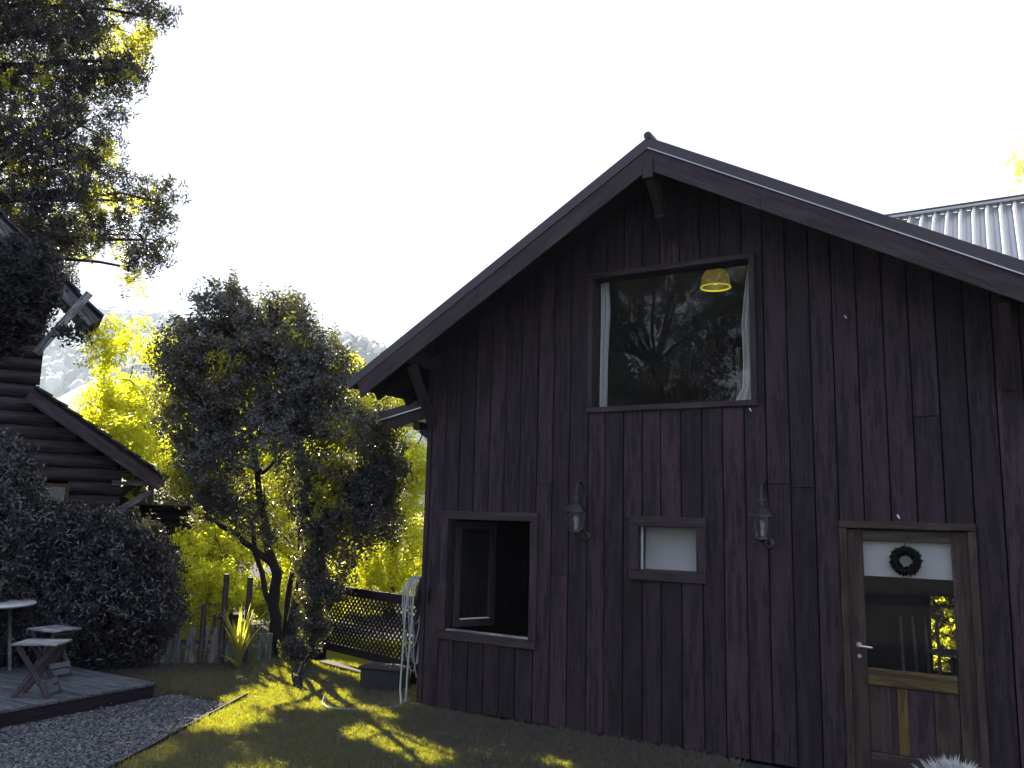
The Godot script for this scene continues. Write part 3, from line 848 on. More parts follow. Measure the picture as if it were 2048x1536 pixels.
func door(h: Node3D) -> void:
	var d := Node3D.new()
	d.name = "door"
	h.add_child(d)
	for e in [[Vector3(4.969, 2.088, 0.012), Vector3(1.034, 0.06, 0.04)], [Vector3(4.482, 1.028, 0.01), Vector3(0.06, 2.055, 0.036)], [Vector3(5.456, 1.028, 0.01), Vector3(0.06, 2.055, 0.036)]]:
		var mb := MB.new(); mb.off = Vector2(rng.randf() * 5, rng.randf() * 5)
		mb.at(e[0], e[1], 0.004)
		obj("door_frame", mb, M.door_wood, d)
	for e in [[Vector3(4.492, 1.028, -0.065), Vector3(0.024, 2.05, 0.11)], [Vector3(5.446, 1.028, -0.065), Vector3(0.024, 2.05, 0.11)], [Vector3(4.969, 2.075, -0.065), Vector3(0.928, 0.03, 0.11)]]:
		var mb := MB.new()
		mb.at(e[0], e[1], 0.002)
		obj("jamb", mb, M.door_wood, d)
	var zd := -0.035
	var gx0 := 4.63; var gx1 := 5.30
	for e in [[Vector3(4.568, 1.04, zd), Vector3(0.124, 2.02, 0.04), "stile"], [Vector3(5.366, 1.04, zd), Vector3(0.132, 2.02, 0.04), "stile"], [Vector3(4.965, 2.002, zd), Vector3(0.67, 0.094, 0.039), "rail"], [Vector3(4.965, 0.845, zd), Vector3(0.67, 0.135, 0.046), "mid_rail"], [Vector3(4.965, 0.14, zd), Vector3(0.67, 0.22, 0.039), "rail"]]:
		var mb := MB.new(); mb.off = Vector2(rng.randf() * 5, rng.randf() * 5)
		mb.at(e[0], e[1], 0.006)
		obj(e[2], mb, M.door_rail_lit if e[2] == "mid_rail" else M.door_wood, d)
	for k in 5:
		var mb := MB.new(); mb.off = Vector2(rng.randf() * 5, rng.randf() * 5)
		var pe := [4.63, 4.80, 4.845, 4.93, 5.12, 5.30]
		mb.at(Vector3((pe[k] + pe[k + 1]) / 2, 0.515, zd - 0.008), Vector3(pe[k + 1] - pe[k] - 0.003, 0.525, 0.016), 0.003)
		obj("panel", mb, [M.door_wood, M.trim, M.olive_stripe, M.wall_c, M.door_wood][k], d)
	var g := MB.new()
	g.quad(Vector3(gx0, 0.91, zd), Vector3(gx1, 0.91, zd), Vector3(gx1, 1.957, zd), Vector3(gx0, 1.957, zd), Vector3(0, 0, 1))
	obj("pane", g, M.glass, d)
	var hd := MB.new()
	hd.lathe(Transform3D(Basis(Vector3.RIGHT, PI / 2), Vector3(4.575, 1.09, -0.015)), [Vector2(0, 0.012), Vector2(0.02, 0.012), Vector2(0.026, 0.0)], 14)
	hd.tube([Vector3(4.575, 1.09, -0.01), Vector3(4.575, 1.09, 0.035), Vector3(4.59, 1.088, 0.045), Vector3(4.66, 1.085, 0.045), Vector3(4.685, 1.083, 0.042)], [0.009, 0.009, 0.010, 0.011, 0.008], 8)
	obj("handle", hd, M.steel, d)
	var kh := MB.new()
	kh.lathe(Transform3D(Basis(Vector3.RIGHT, PI / 2), Vector3(4.575, 1.0, -0.015)), [Vector2(0, 0.006), Vector2(0.015, 0.006), Vector2(0.017, 0.0)], 12)
	obj("keyhole", kh, M.steel, d)

func wing() -> void:
	var w := thing("corrugated_house", "taller house behind the gable with a bright corrugated metal roof", "house")
	var ry := 7.22; var rz := -7.3; var sl := 0.84; var run := 2.35
	var x0 := 3.9; var x1 := 10.5
	for s in [1.0, -1.0]:
		var mb := MB.new()
		var pitch := 0.19
		var n := int((x1 - x0) / pitch)
		var prof := [[0.0, 0.0], [0.25, 0.0], [0.45, 0.07], [0.62, 0.07], [1.0, 0.0]]
		var sd := Vector3(0, -sl, s).normalized()
		var up := Vector3(0, 1, s * sl).normalized()
		var len := run * sqrt(1 + sl * sl)
		for k in n:
			for j in 4:
				var a: Vector3 = Vector3(x0 + (k + prof[j][0]) * pitch, ry, rz) + up * prof[j][1]
				var b: Vector3 = Vector3(x0 + (k + prof[j + 1][0]) * pitch, ry, rz) + up * prof[j + 1][1]
				var nn: Vector3 = (b - a).cross(sd).normalized()
				if nn.dot(up) < 0: nn = -nn
				mb.quad(a, b, b + sd * len, a + sd * len, nn)
		obj("corrugated_sheet", mb, M.galvanised, w)
	var cap := MB.new()
	cap.bar(Vector3(x0, ry + 0.06, rz), Vector3(x1, ry + 0.06, rz), 0.16, 0.05, Vector3.UP, 0.01)
	obj("ridge_cap", cap, M.galvanised, w)
	cap = MB.new()
	cap.bar(Vector3(x0, ry + 0.135, rz - 0.05), Vector3(x1, ry + 0.135, rz - 0.05), 0.05, 0.05, Vector3.UP, 0.01)
	obj("ridge_rail", cap, M.black_metal, w)
	var wall := MB.new()
	var wy := ry - sl * run + 0.25
	wall.at(Vector3((x0 + x1) / 2 + 0.2, wy / 2, rz), Vector3(x1 - x0 - 0.6, wy, 2 * run - 0.9), 0.0)
	obj("wall", wall, M.wall_b, w)
	for x in [x0 + 0.5, x1 - 0.1]:
		var gab := MB.new()
		gab.flat(Vector3(x, wy, rz - run + 0.45), Vector3(x, wy, rz + run - 0.45), Vector3(x, ry - 0.3, rz), Vector3(-1 if x < 6 else 1, 0, 0), Vector2.ZERO, Vector2(1, 0), Vector2(0.5, 1))
		obj("gable", gab, M.wall_b, w)

# ---------------------------------------------------------------- the log cabin
func cabin() -> void:
	var o := Vector3(-6.78, 0, 0.566)
	var th := 1.0613
	var c := thing("log_cabin", "weathered log cabin with two stepped roofs behind the hedge", "cabin", o, th)
	# logs of the wall that faces the garden
	var y := 0.1
	while y < 5.0:
		var x1 := 1.16 if y < 2.9 else -0.1
		if y >= 2.3 and y < 3.6: x1 = minf(1.16, (3.45 - y) / 0.66)
		var segs := [[-4.0, x1]]
		if y > 1.55 and y < 2.36: segs = [[-4.0, -0.21], [0.43, x1]]
		for s in segs:
			if s[1] - s[0] < 0.1: continue
			var mb := MB.new()
			mb.off = Vector2(rng.randf(), rng.randf() * 7)
			var pts := []; var rad := []
			for k in 6:
				pts.append(Vector3(lerpf(s[0], s[1], k / 5.0), y + rng.randf_range(-0.008, 0.008), -0.1))
				rad.append(0.107 * rng.randf_range(0.95, 1.05))
			mb.tube(pts, rad, 10)
			obj("log", mb, M.log, c)
		y += 0.203
	var inner := MB.new()
	inner.at(Vector3(-1.9, 2.6, -2.2), Vector3(3.5, 5.2, 3.9), 0.0)
	obj("wall_upper", inner, M.dark_wood, c)
	inner = MB.new()
	inner.at(Vector3(0.5, 1.25, -2.4), Vector3(1.3, 2.4, 3.9), 0.0)
	obj("wall_lower", inner, M.dark_wood, c)
	inner = MB.new()
	inner.prism([Vector2(-0.15, 2.44), Vector2(1.14, 2.44), Vector2(1.14, 2.7), Vector2(-0.15, 3.56)], -3.0, -0.2)
	obj("wall_gable", inner, M.dark_wood, c)
	# window of the lower wall
	var w := Node3D.new(); w.name = "window"; c.add_child(w)
	for e in [[Vector3(0.11, 2.36, 0.02), Vector3(0.66, 0.05, 0.06)], [Vector3(-0.2, 1.95, 0.02), Vector3(0.05, 0.77, 0.055)], [Vector3(0.42, 1.95, 0.02), Vector3(0.05, 0.77, 0.055)], [Vector3(0.11, 1.55, 0.02), Vector3(0.66, 0.05, 0.06)]]:
		var mb := MB.new(); mb.at(e[0], e[1], 0.004)
		obj("frame", mb, M.olive_stripe, w)
	var p := MB.new()
	p.quad(Vector3(-0.18, 1.57, -0.02), Vector3(0.4, 1.57, -0.02), Vector3(0.4, 2.34, -0.02), Vector3(-0.18, 2.34, -0.02), Vector3(0, 0, 1))
	obj("pane", p, M.glass, w)
	# two sloping roofs with edge boards
	for e in [[Vector2(0.56, 4.87), Vector2(-2.6, 7.81), "roof"], [Vector2(1.72, 2.44), Vector2(-0.2, 3.70), "roof"]]:
		var d: Vector2 = (e[1] - e[0]).normalized()
		var nn := Vector2(-d.y, d.x)
		if nn.y < 0: nn = -nn
		var mb := MB.new()
		var zb: float = -1.1 if e[0].x < 1.0 else -3.2
		mb.prism([e[0] - nn * 0.02, e[1] - nn * 0.02, e[1] + nn * 0.07, e[0] + nn * 0.07], zb, 0.42)
		obj("roof", mb, M.dark_wood, c)
		var rf := c.get_child(c.get_child_count() - 1)
		for k in 9:
			var t0: float = k / 9.0; var t1: float = (k + 1.1) / 9.0
			var a: Vector2 = e[0].lerp(e[1], t0); var b: Vector2 = e[0].lerp(e[1], minf(t1, 1.0))
			var sm := MB.new()
			sm.prism([a + nn * 0.10, b + nn * 0.075, b + nn * 0.105, a + nn * 0.135], zb - 0.04, 0.44 + 0.004 * (k % 3))
			obj("roof_course", sm, M.log, rf)
		var bb := MB.new()
		var a3 := Vector3(e[0].x, e[0].y, 0.44) - Vector3(nn.x, nn.y, 0) * 0.06; var b3 := Vector3(e[1].x, e[1].y, 0.44) - Vector3(nn.x, nn.y, 0) * 0.06
		bb.bar(a3, b3, 0.03, 0.17, Vector3(nn.x, nn.y, 0), 0.004)
		obj("barge_board", bb, M.picket if e[0].x < 1.0 else M.log, c)
	var far := MB.new()
	far.prism([Vector2(-2.6, 7.8), Vector2(-5.8, 4.87), Vector2(-5.85, 4.95), Vector2(-2.6, 7.9)], -4.3, 0.42)
	obj("roof", far, M.dark_wood, c)
	# gable and porch timbers, mostly pale grey
	var t := MB.new()
	t.bar(Vector3(-0.20, 4.26, 0.47), Vector3(0.42, 5.27, 0.47), 0.035, 0.115, Vector3.LEFT, 0.005)
	obj("tie_board", t, M.stool_top, c)
	t = MB.new()
	t.bar(Vector3(1.02, 0, 0.36), Vector3(1.02, 1.96, 0.36), 0.09, 0.09, Vector3.UP, 0.005)
	obj("porch_post", t, M.picket, c)
	t = MB.new()
	t.bar(Vector3(1.0, 1.93, 0.36), Vector3(1.56, 2.30, 0.36), 0.06, 0.09, Vector3.UP, 0.005)
	obj("brace", t, M.picket, c)
	t = MB.new()
	t.bar(Vector3(1.56, 2.1, 0.3), Vector3(1.56, 2.45, 0.3), 0.08, 0.08, Vector3.UP, 0.005)
	obj("short_post", t, M.log, c)
	t = MB.new()
	t.bar(Vector3(1.0, 2.42, 0.28), Vector3(1.65, 2.42, 0.28), 0.07, 0.06, Vector3.UP, 0.005)
	obj("rail", t, M.picket, c)
	# log shed farther back
	var s := thing("log_shed", "small shed of horizontal logs behind the yellow shrub", "shed", Vector3(-6.8, 0, -2.5), 0.55)
	for k in 11:
		var mb := MB.new(); mb.off = Vector2(rng.randf(), rng.randf() * 7)
		mb.tube([Vector3(-2.2, 0.12 + k * 0.2, 0), Vector3(-1.1, 0.12 + k * 0.2, 0), Vector3(0.05, 0.12 + k * 0.2, 0)], [0.105, 0.1, 0.102], 9)
		obj("log", mb, M.log, s)
	var bk := MB.new(); bk.at(Vector3(-1.1, 1.1, -0.9), Vector3(2.1, 2.2, 1.7), 0.0)
	obj("wall", bk, M.dark_wood, s)
	bk = MB.new(); bk.box(Transform3D(Basis(Vector3.RIGHT, 0.3), Vector3(-1.1, 2.42, -0.7)), Vector3(2.7, 0.07, 2.4), 0.01)
	obj("roof", bk, M.dark_wood, s)

# ---------------------------------------------------------------- fence, lattice, low wall
func yard_edge() -> void:
	var f := thing("picket_fence", "low fence of uneven grey pickets and taller posts beyond the lawn", "fence")
	var a := Vector3(-4.45, 0, 0.55); var b := Vector3(-3.05, 0, -0.68)
	var n := 19
	for k in n:
		var t := float(k) / (n - 1)
		var p := a.lerp(b, t) + Vector3(rng.randf_range(-0.02, 0.02), 0, rng.randf_range(-0.02, 0.02))
		var hh := rng.randf_range(0.34, 0.5) + (0.1 if k in [6, 9] else 0.0)
		var mb := MB.new(); mb.off = Vector2(rng.randf() * 5, rng.randf() * 5)
		var lean := Vector3(rng.randf_range(-0.03, 0.03), 0, rng.randf_range(-0.03, 0.03))
		mb.bar(p - Vector3(0, 0.05, 0), p + Vector3(0, hh, 0) + lean, 0.075, 0.022, (b - a).cross(Vector3.UP).normalized(), 0.003)
		obj("picket", mb, M.picket, f)
	for q in [[Vector3(-3.68, 0, -0.12), 0.80, 0.07], [Vector3(-3.5, 0, -0.3), 1.2, 0.075], [Vector3(-3.26, 0, -0.5), 1.16, 0.075], [Vector3(-3.62, 0, -0.25), 0.66, 0.05], [Vector3(-4.15, 0, 0.3), 0.62, 0.05]]:
		var mb := MB.new()
		var p: Vector3 = q[0]
		mb.tube([p - Vector3(0, 0.05, 0), p + Vector3(0.012, q[1] * 0.5, 0.01), p + Vector3(0.03, q[1], 0.03)], [q[2] * 0.6, q[2] * 0.56, q[2] * 0.5], 8)
		obj("post", mb, M.log, f)
	var rl := MB.new()
	rl.bar(a + Vector3(0, 0.24, -0.03), b + Vector3(0, 0.24, -0.03), 0.03, 0.05)
	obj("rail", rl, M.picket, f)

	# lattice screen
	var la := Vector3(-2.56, 0.2, -1.27); var lb := Vector3(-0.62, 0.2, -0.76)
	var l := thing("lattice_screen", "dark wooden lattice screen between the tree and the house corner", "lattice screen", la, -atan2(lb.z - la.z, lb.x - la.x))
	var W := la.distance_to(lb); var H := 0.86
	var sk := 0.08  # the whole screen leans a little
	for e in [[Vector3(-0.02, -0.2, 0), Vector3(sk, H, 0), 0.09, "stile"], [Vector3(W, -0.2, 0), Vector3(W + sk, H, 0), 0.09, "stile"], [Vector3(0, 0.04, 0.002), Vector3(W, 0.04, 0.002), 0.1, "rail"], [Vector3(sk, H - 0.05, 0.002), Vector3(W + sk, H - 0.05, 0.002), 0.11, "rail"]]:
		var mb := MB.new()
		mb.bar(e[0], e[1], 0.04, e[2], Vector3.UP if e[3] == "rail" else Vector3.RIGHT, 0.003)
		obj(e[3], mb, M.dark_wood, l)
	for dirn in 2:
		var k := -14
		while k < 60:
			# 45 degree laths clipped to the frame
			var x := k * 0.085
			var p0 := Vector2(x, 0.06); var p1 := Vector2(x + H - 0.14, H - 0.08)
			if dirn == 1: p1 = Vector2(x - (H - 0.14), H - 0.08)
			var lo := 0.03; var hi := W - 0.03
			var t0 := 0.0; var t1 := 1.0
			var dx := p1.x - p0.x
			if dx > 0:
				t0 = maxf(t0, (lo - p0.x) / dx); t1 = minf(t1, (hi - p0.x) / dx)
			else:
				t0 = maxf(t0, (hi - p0.x) / dx); t1 = minf(t1, (lo - p0.x) / dx)
			if t1 - t0 > 0.06:
				var q0 := p0.lerp(p1, t0); var q1 := p0.lerp(p1, t1)
				var mb := MB.new()
				mb.bar(Vector3(q0.x + sk * q0.y, q0.y, -0.004 + dirn * 0.008), Vector3(q1.x + sk * q1.y, q1.y, -0.004 + dirn * 0.008), 0.007, 0.024, Vector3(-1 if dx > 0 else 1, 1, 0).normalized(), 0.001)
				obj("slat", mb, M.dark_wood, l)
			k += 1
	# timber sleepers at the lawn's end
	var ends := [[Vector3(-3.45, 0.1, -1.45), Vector3(-2.55, 0.1, -1.2), 0.2, "dark timber sleeper lying at the foot of the tree"], [Vector3(-2.35, 0.05, -1.05), Vector3(-1.2, 0.05, -0.75), 0.08, "thin timber edging lying below the lattice screen"]]
	for e in ends:
		var mb := MB.new()
		mb.bar(e[0], e[1], 0.14, e[2], Vector3.UP, 0.01)
		tag(obj("timber_sleeper", mb, M.dark_wood), e[3], "timber")
	# low olive-painted board wall in the sun beyond the fence
	var t := thing("board_wall", "low olive board wall with a dark coping beyond the pickets", "wall", Vector3(-6.05, 0, -1.2), 0.52)
	for k in 4:
		var mb := MB.new()
		mb.at(Vector3(0.16 + k * 0.33, 0.17, 0), Vector3(0.326, 0.34, 0.03), 0.004)
		obj("board", mb, M.olive_panel, t)
	var cp := MB.new(); cp.at(Vector3(0.66, 0.375, 0), Vector3(1.4, 0.06, 0.12), 0.006)
	obj("coping", cp, M.log, t)

# ---------------------------------------------------------------- trees and shrubs
func trees() -> void:
	var V := func(x: float, y: float, z: float) -> Vector3: return Vector3(x, y, z)
	leafmat("leaf_dark", L(0.036, 0.034, 0.044), L(0.10, 0.10, 0.01), 0.42, 0.5)
	leafmat("leaf_dark_b", L(0.056, 0.057, 0.066), L(0.16, 0.16, 0.015), 0.42, 0.5)
	leafmat("leaf_yellow", L(0.35, 0.355, 0.02), L(0.97, 0.985, 0.03), 0.45, 0.45)
	leafmat("leaf_yellow_b", L(0.21, 0.215, 0.02), L(0.97, 0.98, 0.03), 0.45, 0.45)
	leafmat("leaf_hedge", L(0.018, 0.016, 0.022), L(0.03, 0.03, 0.01), 0.33, 0.5)
	leafmat("leaf_hedge_b", L(0.036, 0.036, 0.041), L(0.04, 0.04, 0.015), 0.3, 0.55)
	leafmat("leaf_big", L(0.034, 0.032, 0.042), L(0.07, 0.07, 0.01), 0.42, 0.5)
	leafmat("leaf_big_lit", L(0.05, 0.05, 0.03), L(0.9, 0.88, 0.03), 0.45, 0.45)  # sunlight put into the leaf colour, for clumps of the tall crown
	leafmat("leaf_dark_lit", L(0.09, 0.09, 0.035), L(0.95, 0.95, 0.03), 0.45, 0.45)  # yellower copy painting sunlit clumps into the dark garden tree
	leafmat("leaf_ivy", L(0.014, 0.013, 0.018), L(0.02, 0.02, 0.006), 0.5, 0.35)
	var sp_ivy := [sprig(16, 11, 0.24, 0.07, 0.04, M.leaf_ivy)]
	var sp_dark := [sprig(1, 11, 0.24, 0.062, 0.034, M.leaf_dark), sprig(2, 10, 0.22, 0.06, 0.032, M.leaf_dark_b), sprig(3, 12, 0.26, 0.058, 0.032, M.leaf_dark), sprig(15, 11, 0.25, 0.06, 0.034, M.leaf_dark_lit)]
	var sp_yel := [sprig(4, 11, 0.26, 0.075, 0.042, M.leaf_yellow), sprig(5, 10, 0.24, 0.07, 0.04, M.leaf_yellow_b), sprig(6, 12, 0.28, 0.07, 0.04, M.leaf_yellow)]
	var sp_will := [sprig(7, 13, 0.46, 0.105, 0.036, M.leaf_yellow, 0.7), sprig(8, 13, 0.46, 0.10, 0.036, M.leaf_yellow_b, 0.7)]
	var sp_big := [sprig(9, 15, 0.42, 0.082, 0.032, M.leaf_big, 0.5), sprig(10, 14, 0.38, 0.078, 0.03, M.leaf_big, 0.5), sprig(11, 14, 0.4, 0.08, 0.032, M.leaf_big_lit, 0.5)]
	var sp_hedge := [sprig(12, 9, 0.20, 0.095, 0.044, M.leaf_hedge), sprig(13, 8, 0.18, 0.09, 0.042, M.leaf_hedge_b), sprig(14, 9, 0.2, 0.09, 0.042, M.leaf_hedge)]

	var t := thing("garden_tree", "dark leafy tree with an arching top in the middle of the garden", "tree", Vector3(-3.4, 0, -1.3))
	var base := [[Vector3(-3.45, -0.05, -1.33), Vector3(-3.05, 1.3, -0.75), 0.10, 0.07, Vector3(-0.05, 0, 0)], [Vector3(-3.40, -0.05, -1.33), Vector3(-2.55, 1.75, -0.72), 0.09, 0.055, Vector3(0.08, 0, 0)], [Vector3(-3.05, 1.28, -0.75), Vector3(-3.76, 1.95, -0.1), 0.055, 0.03, Vector3(0, 0.06, 0)], [Vector3(-3.05, 1.25, -0.75), Vector3(-3.1, 4.2, 0.0), 0.065, 0.02, Vector3(-0.1, 0, 0)]]
	base.append([Vector3(-3.38, -0.05, -1.28), Vector3(-3.3, 2.2, -0.35), 0.05, 0.03, Vector3(0.05, 0, 0)])
	base.append([Vector3(-3.42, -0.05, -1.36), Vector3(-2.75, 2.3, -1.0), 0.055, 0.03, Vector3(-0.06, 0, 0)])
	skeleton(t, 5, base, Vector3(-3.0, 1.6, -0.6), 0.075, B_DARK.slice(0, 19), M.bark, 4)
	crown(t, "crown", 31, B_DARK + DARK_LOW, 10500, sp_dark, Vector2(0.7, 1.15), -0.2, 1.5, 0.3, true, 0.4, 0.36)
	var y := thing("yellow_tree", "sunlit yellow-green tree glowing behind the dark garden tree", "tree", Vector3(-7.3, 0, -3.0))
	skeleton(y, 6, [[Vector3(-7.3, -0.05, -3.0), Vector3(-7.4, 2.6, -2.8), 0.13, 0.08]], Vector3(-7.4, 2.4, -2.8), 0.09, B_YELLOW, M.bark, 3)
	crown(y, "crown", 32, B_YELLOW + YEL_MORE + [[Vector3(-6.4, 4.0, -0.7), 0.5], [Vector3(-6.9, 4.6, -0.7), 0.5]] + YEL_NEAR, 4500, sp_yel, Vector2(0.9, 1.4), -0.15, 0.8, 0.1)
	var c := thing("round_tree", "round sunlit tree seen under the left eave of the house", "tree", Vector3(-6.9, 0, -7.0))
	skeleton(c, 7, [[Vector3(-6.9, -0.05, -7.0), Vector3(-6.9, 3.4, -7.0), 0.14, 0.08]], Vector3(-6.9, 3.2, -7.0), 0.09, B_COTTAGE, M.bark, 3)
	crown(c, "crown", 33, B_COTTAGE, 1800, sp_yel, Vector2(0.9, 1.4), -0.25, 0.8, 0.1, false)
	var wl := thing("weeping_tree", "bright yellow weeping tree beside the house corner above the lattice", "tree", Vector3(-5.2, 0, -6.0))
	skeleton(wl, 8, [[Vector3(-5.2, -0.05, -6.0), Vector3(-5.1, 2.4, -5.9), 0.13, 0.07]], Vector3(-5.1, 2.2, -5.9), 0.08, B_WILLOW, M.bark, 3)
	crown(wl, "crown", 34, B_WILLOW, 1550, sp_will, Vector2(0.8, 1.2), -0.3, 0.8, 0.9, false)
	var b := thing("tall_tree", "tall dark tree with hanging sprays above the log cabin", "tree", Vector3(-10.6, 0, 1.2))
	skeleton(b, 9, [[Vector3(-10.6, -0.05, 1.2), Vector3(-9.8, 7.0, 1.0), 0.26, 0.16, Vector3(-0.3, 0, 0)], [Vector3(-9.8, 6.9, 1.0), Vector3(-9.4, 11.0, 1.2), 0.16, 0.07]], Vector3(-9.8, 6, 1.0), 0.14, B_BIGTREE, M.bark, 6)
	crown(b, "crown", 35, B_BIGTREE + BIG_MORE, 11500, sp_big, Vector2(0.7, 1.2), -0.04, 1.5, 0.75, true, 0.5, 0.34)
	var h := thing("hedge", "dense dark laurel hedge with glossy leaves behind the deck", "hedge", Vector3(-4.4, 0, 1.0))
	crown(h, "foliage", 36, shift(B_HEDGE, Vector3(-0.2, 0, -0.34)), 9500, sp_hedge, Vector2(0.58, 0.92), -0.45, 1.4, 0.0, false, 0.28)
	var iv := thing("ivy", "mass of dark ivy hanging over the upper corner of the log cabin", "ivy", Vector3(-5.7, 3.9, 1.6))
	crown(iv, "foliage", 37, B_IVY, 2200, sp_ivy, Vector2(0.8, 1.2), -0.5, 1.2, 0.4, false)
	var s := thing("flowering_shrub", "sunlit yellow shrub with pale tips behind the picket fence", "shrub", Vector3(-4.5, 0, -1.3))
	skeleton(s, 10, [[Vector3(-4.5, -0.05, -1.3), Vector3(-4.5, 0.6, -1.3), 0.04, 0.03]], Vector3(-4.5, 0.5, -1.3), 0.03, B_SHRUB, M.bark, 3)
	crown(s, "crown", 38, B_SHRUB, 1100, [sp_yel[0], sp_yel[1]], Vector2(0.6, 0.95), -0.3, 1.2, 0.0)
	var cl := thing("climber", "dark climbing plant wrapped round the second trunk beside the lattice", "climbing plant", Vector3(-2.4, 0, -0.7))
	crown(cl, "foliage", 39, shift(B_CLIMBER, Vector3.ZERO, 0.56), 850, [sp_dark[0], sp_dark[2]], Vector2(0.55, 0.95), -0.25, 1.8, 0.2, false)
	# trees across the yard, seen in the upper window's glass
	var o := thing("garden_tree", "broad tree across the yard reflected in the upper window", "tree", Vector3(-3.0, 0, 15.5))
	var ob := []
	for k in 30:
		ob.append([Vector3(-6.6 + (k % 6) * 0.95 + rng.randf_range(-0.4, 0.4), 2.2 + (k / 6) * 2.0 + rng.randf_range(-0.6, 0.6), 15.5 + rng.randf_range(-1.2, 1.2)), rng.randf_range(1.0, 1.4)])
	skeleton(o, 12, [[Vector3(-3.0, -0.05, 15.5), Vector3(-3.2, 6.5, 15.5), 0.3, 0.15]], Vector3(-3.2, 5, 15.5), 0.14, ob, M.bark, 3)
	crown(o, "crown", 40, ob, 9000, [sp_dark[0], sp_dark[2]], Vector2(1.4, 2.2), -0.3, 0.5, 0.3, false)
	var o2 := thing("garden_tree", "looser tree across the yard with sky showing through", "tree", Vector3(1.0, 0, 17.0))
	ob = []
	for k in 18:
		ob.append([Vector3(-0.6 + (k % 3) * 1.2 + rng.randf_range(-0.5, 0.5), 2.0 + (k / 3) * 1.7 + rng.randf_range(-0.6, 0.6), 17.0 + rng.randf_range(-1.4, 1.4)), rng.randf_range(0.6, 0.95)])
	skeleton(o2, 13, [[Vector3(1.0, -0.05, 17.0), Vector3(0.7, 6.5, 17.0), 0.25, 0.12]], Vector3(0.8, 5, 17), 0.12, ob, M.bark, 3)
	crown(o2, "crown", 41, ob, 2600, sp_big, Vector2(1.2, 1.8), -0.05, 0.7, 0.3, false, 0.4, 0.2)
	# top-right twig of another tree
	var rt := thing("leafy_tree", "tree whose leafy twigs rise above the bright corrugated roof", "tree", Vector3(7.6, 0, -19.3))
	ob = [[Vector3(6.72, 12.2, -19.3), 0.5], [Vector3(6.9, 12.7, -19.4), 0.6], [Vector3(7.9, 11.6, -19.4), 1.0], [Vector3(8.3, 12.6, -19.4), 1.0]]
	skeleton(rt, 14, [[Vector3(7.6, -0.05, -19.3), Vector3(7.6, 10.0, -19.3), 0.2, 0.1]], Vector3(7.6, 9.5, -19.3), 0.1, ob, M.bark, 3)
	crown(rt, "crown", 42, ob, 420, sp_yel, Vector2(0.8, 1.2), -0.1, 0.9, 0.0, false)
	# shrub behind the house, seen through the door
	var bs := thing("courtyard_shrub", "sunlit shrub behind the house seen through the glazed door", "shrub", Vector3(5.0, 0, -5.4))
	ob = [[Vector3(4.85, 0.5, -5.4), 0.3], [Vector3(5.15, 0.9, -5.5), 0.3], [Vector3(4.9, 1.2, -5.5), 0.25]]
	skeleton(bs, 15, [[Vector3(5.0, -0.05, -5.4), Vector3(5.0, 0.5, -5.4), 0.03, 0.02]], Vector3(5, 0.4, -5.4), 0.02, ob, M.bark, 2)
	crown(bs, "crown", 43, ob, 320, sp_yel, Vector2(0.6, 0.9), -0.5, 1.0, 0.0, false)

	# sword-leaved plant at the fence
	var ph := thing("flax_plant", "clump of long sword-shaped leaves in front of the picket fence", "plant", Vector3(-3.12, 0, -0.26))
	leafmat("leaf_flax", L(0.10, 0.10, 0.05), L(0.6, 0.6, 0.05), 0.3, 0.6)
	for k in 46:
		var mb := MB.new()
		var an := rng.randf() * TAU
		var out := rng.randf_range(0.06, 0.4) * (1.3 if k < 8 else 0.8)
		var hh := rng.randf_range(0.5, 0.95)
		if k < 5: hh = 0.35; out = 0.5
		var d := Vector3(cos(an), 0, sin(an)); var sd := Vector3(-sin(an), 0, cos(an))
		var prev := Vector3.ZERO; var pw := 0.02
		for i in 7:
			var f := (i + 1) / 7.0
			var p := d * (0.04 + out * f * f) + Vector3(0, hh * (f - 0.28 * f * f * out * 2.0), 0)
			var w := 0.026 * (1.0 - pow(f, 3.0))
			var nn := (p - prev).cross(sd).normalized()
			mb.quad(prev - sd * pw, prev + sd * pw, p + sd * w, p - sd * w, nn)
			prev = p; pw = w
		obj("leaf", mb, M.leaf_flax, ph)
	# pale bushy plant in front of the door
	var pp := thing("grey_plant", "pale grey-green bushy plant standing in front of the door", "plant", Vector3(5.3, 0, 1.15))
	leafmat("leaf_grey", L(0.34, 0.37, 0.36), L(0.3, 0.32, 0.28), 0.6, 0.4)
	var lf := MB.new()
	for k in 900:
		var an := rng.randf() * TAU; var e := rng.randf_range(-0.2, 1.4)
		var d := Vector3(cos(an) * cos(e), sin(e), sin(an) * cos(e))
		var p := Vector3(0, 0.40, 0) + d * rng.randf_range(0.02, 0.13) * Vector3(1.6, 0.9, 1.3)
		var tip := p + d * rng.randf_range(0.04, 0.10) + Vector3(rng.randf_range(-0.02, 0.02), 0.0, 0)
		var sd := d.cross(Vector3(0.2, 1, 0.3)).normalized() * 0.006
		lf.flat(p - sd, p + sd, tip, sd.cross(d).normalized(), Vector2.ZERO, Vector2.ONE, Vector2(0, 1))
	var lfo := obj("leaves", lf, M.leaf_grey, pp)
	lfo.set_meta("kind", "stuff")
	var st := MB.new()
	for k in 9:
		var an := TAU * k / 9
		limb(st, Vector3(0.03 * cos(an), 0.0, 0.03 * sin(an)), Vector3(0.1 * cos(an), 0.4, 0.1 * sin(an)), 0.006, 0.003, Vector3.ZERO, rng, 5, 4)
	obj("stems", st, M.bark, pp).set_meta("kind", "stuff")

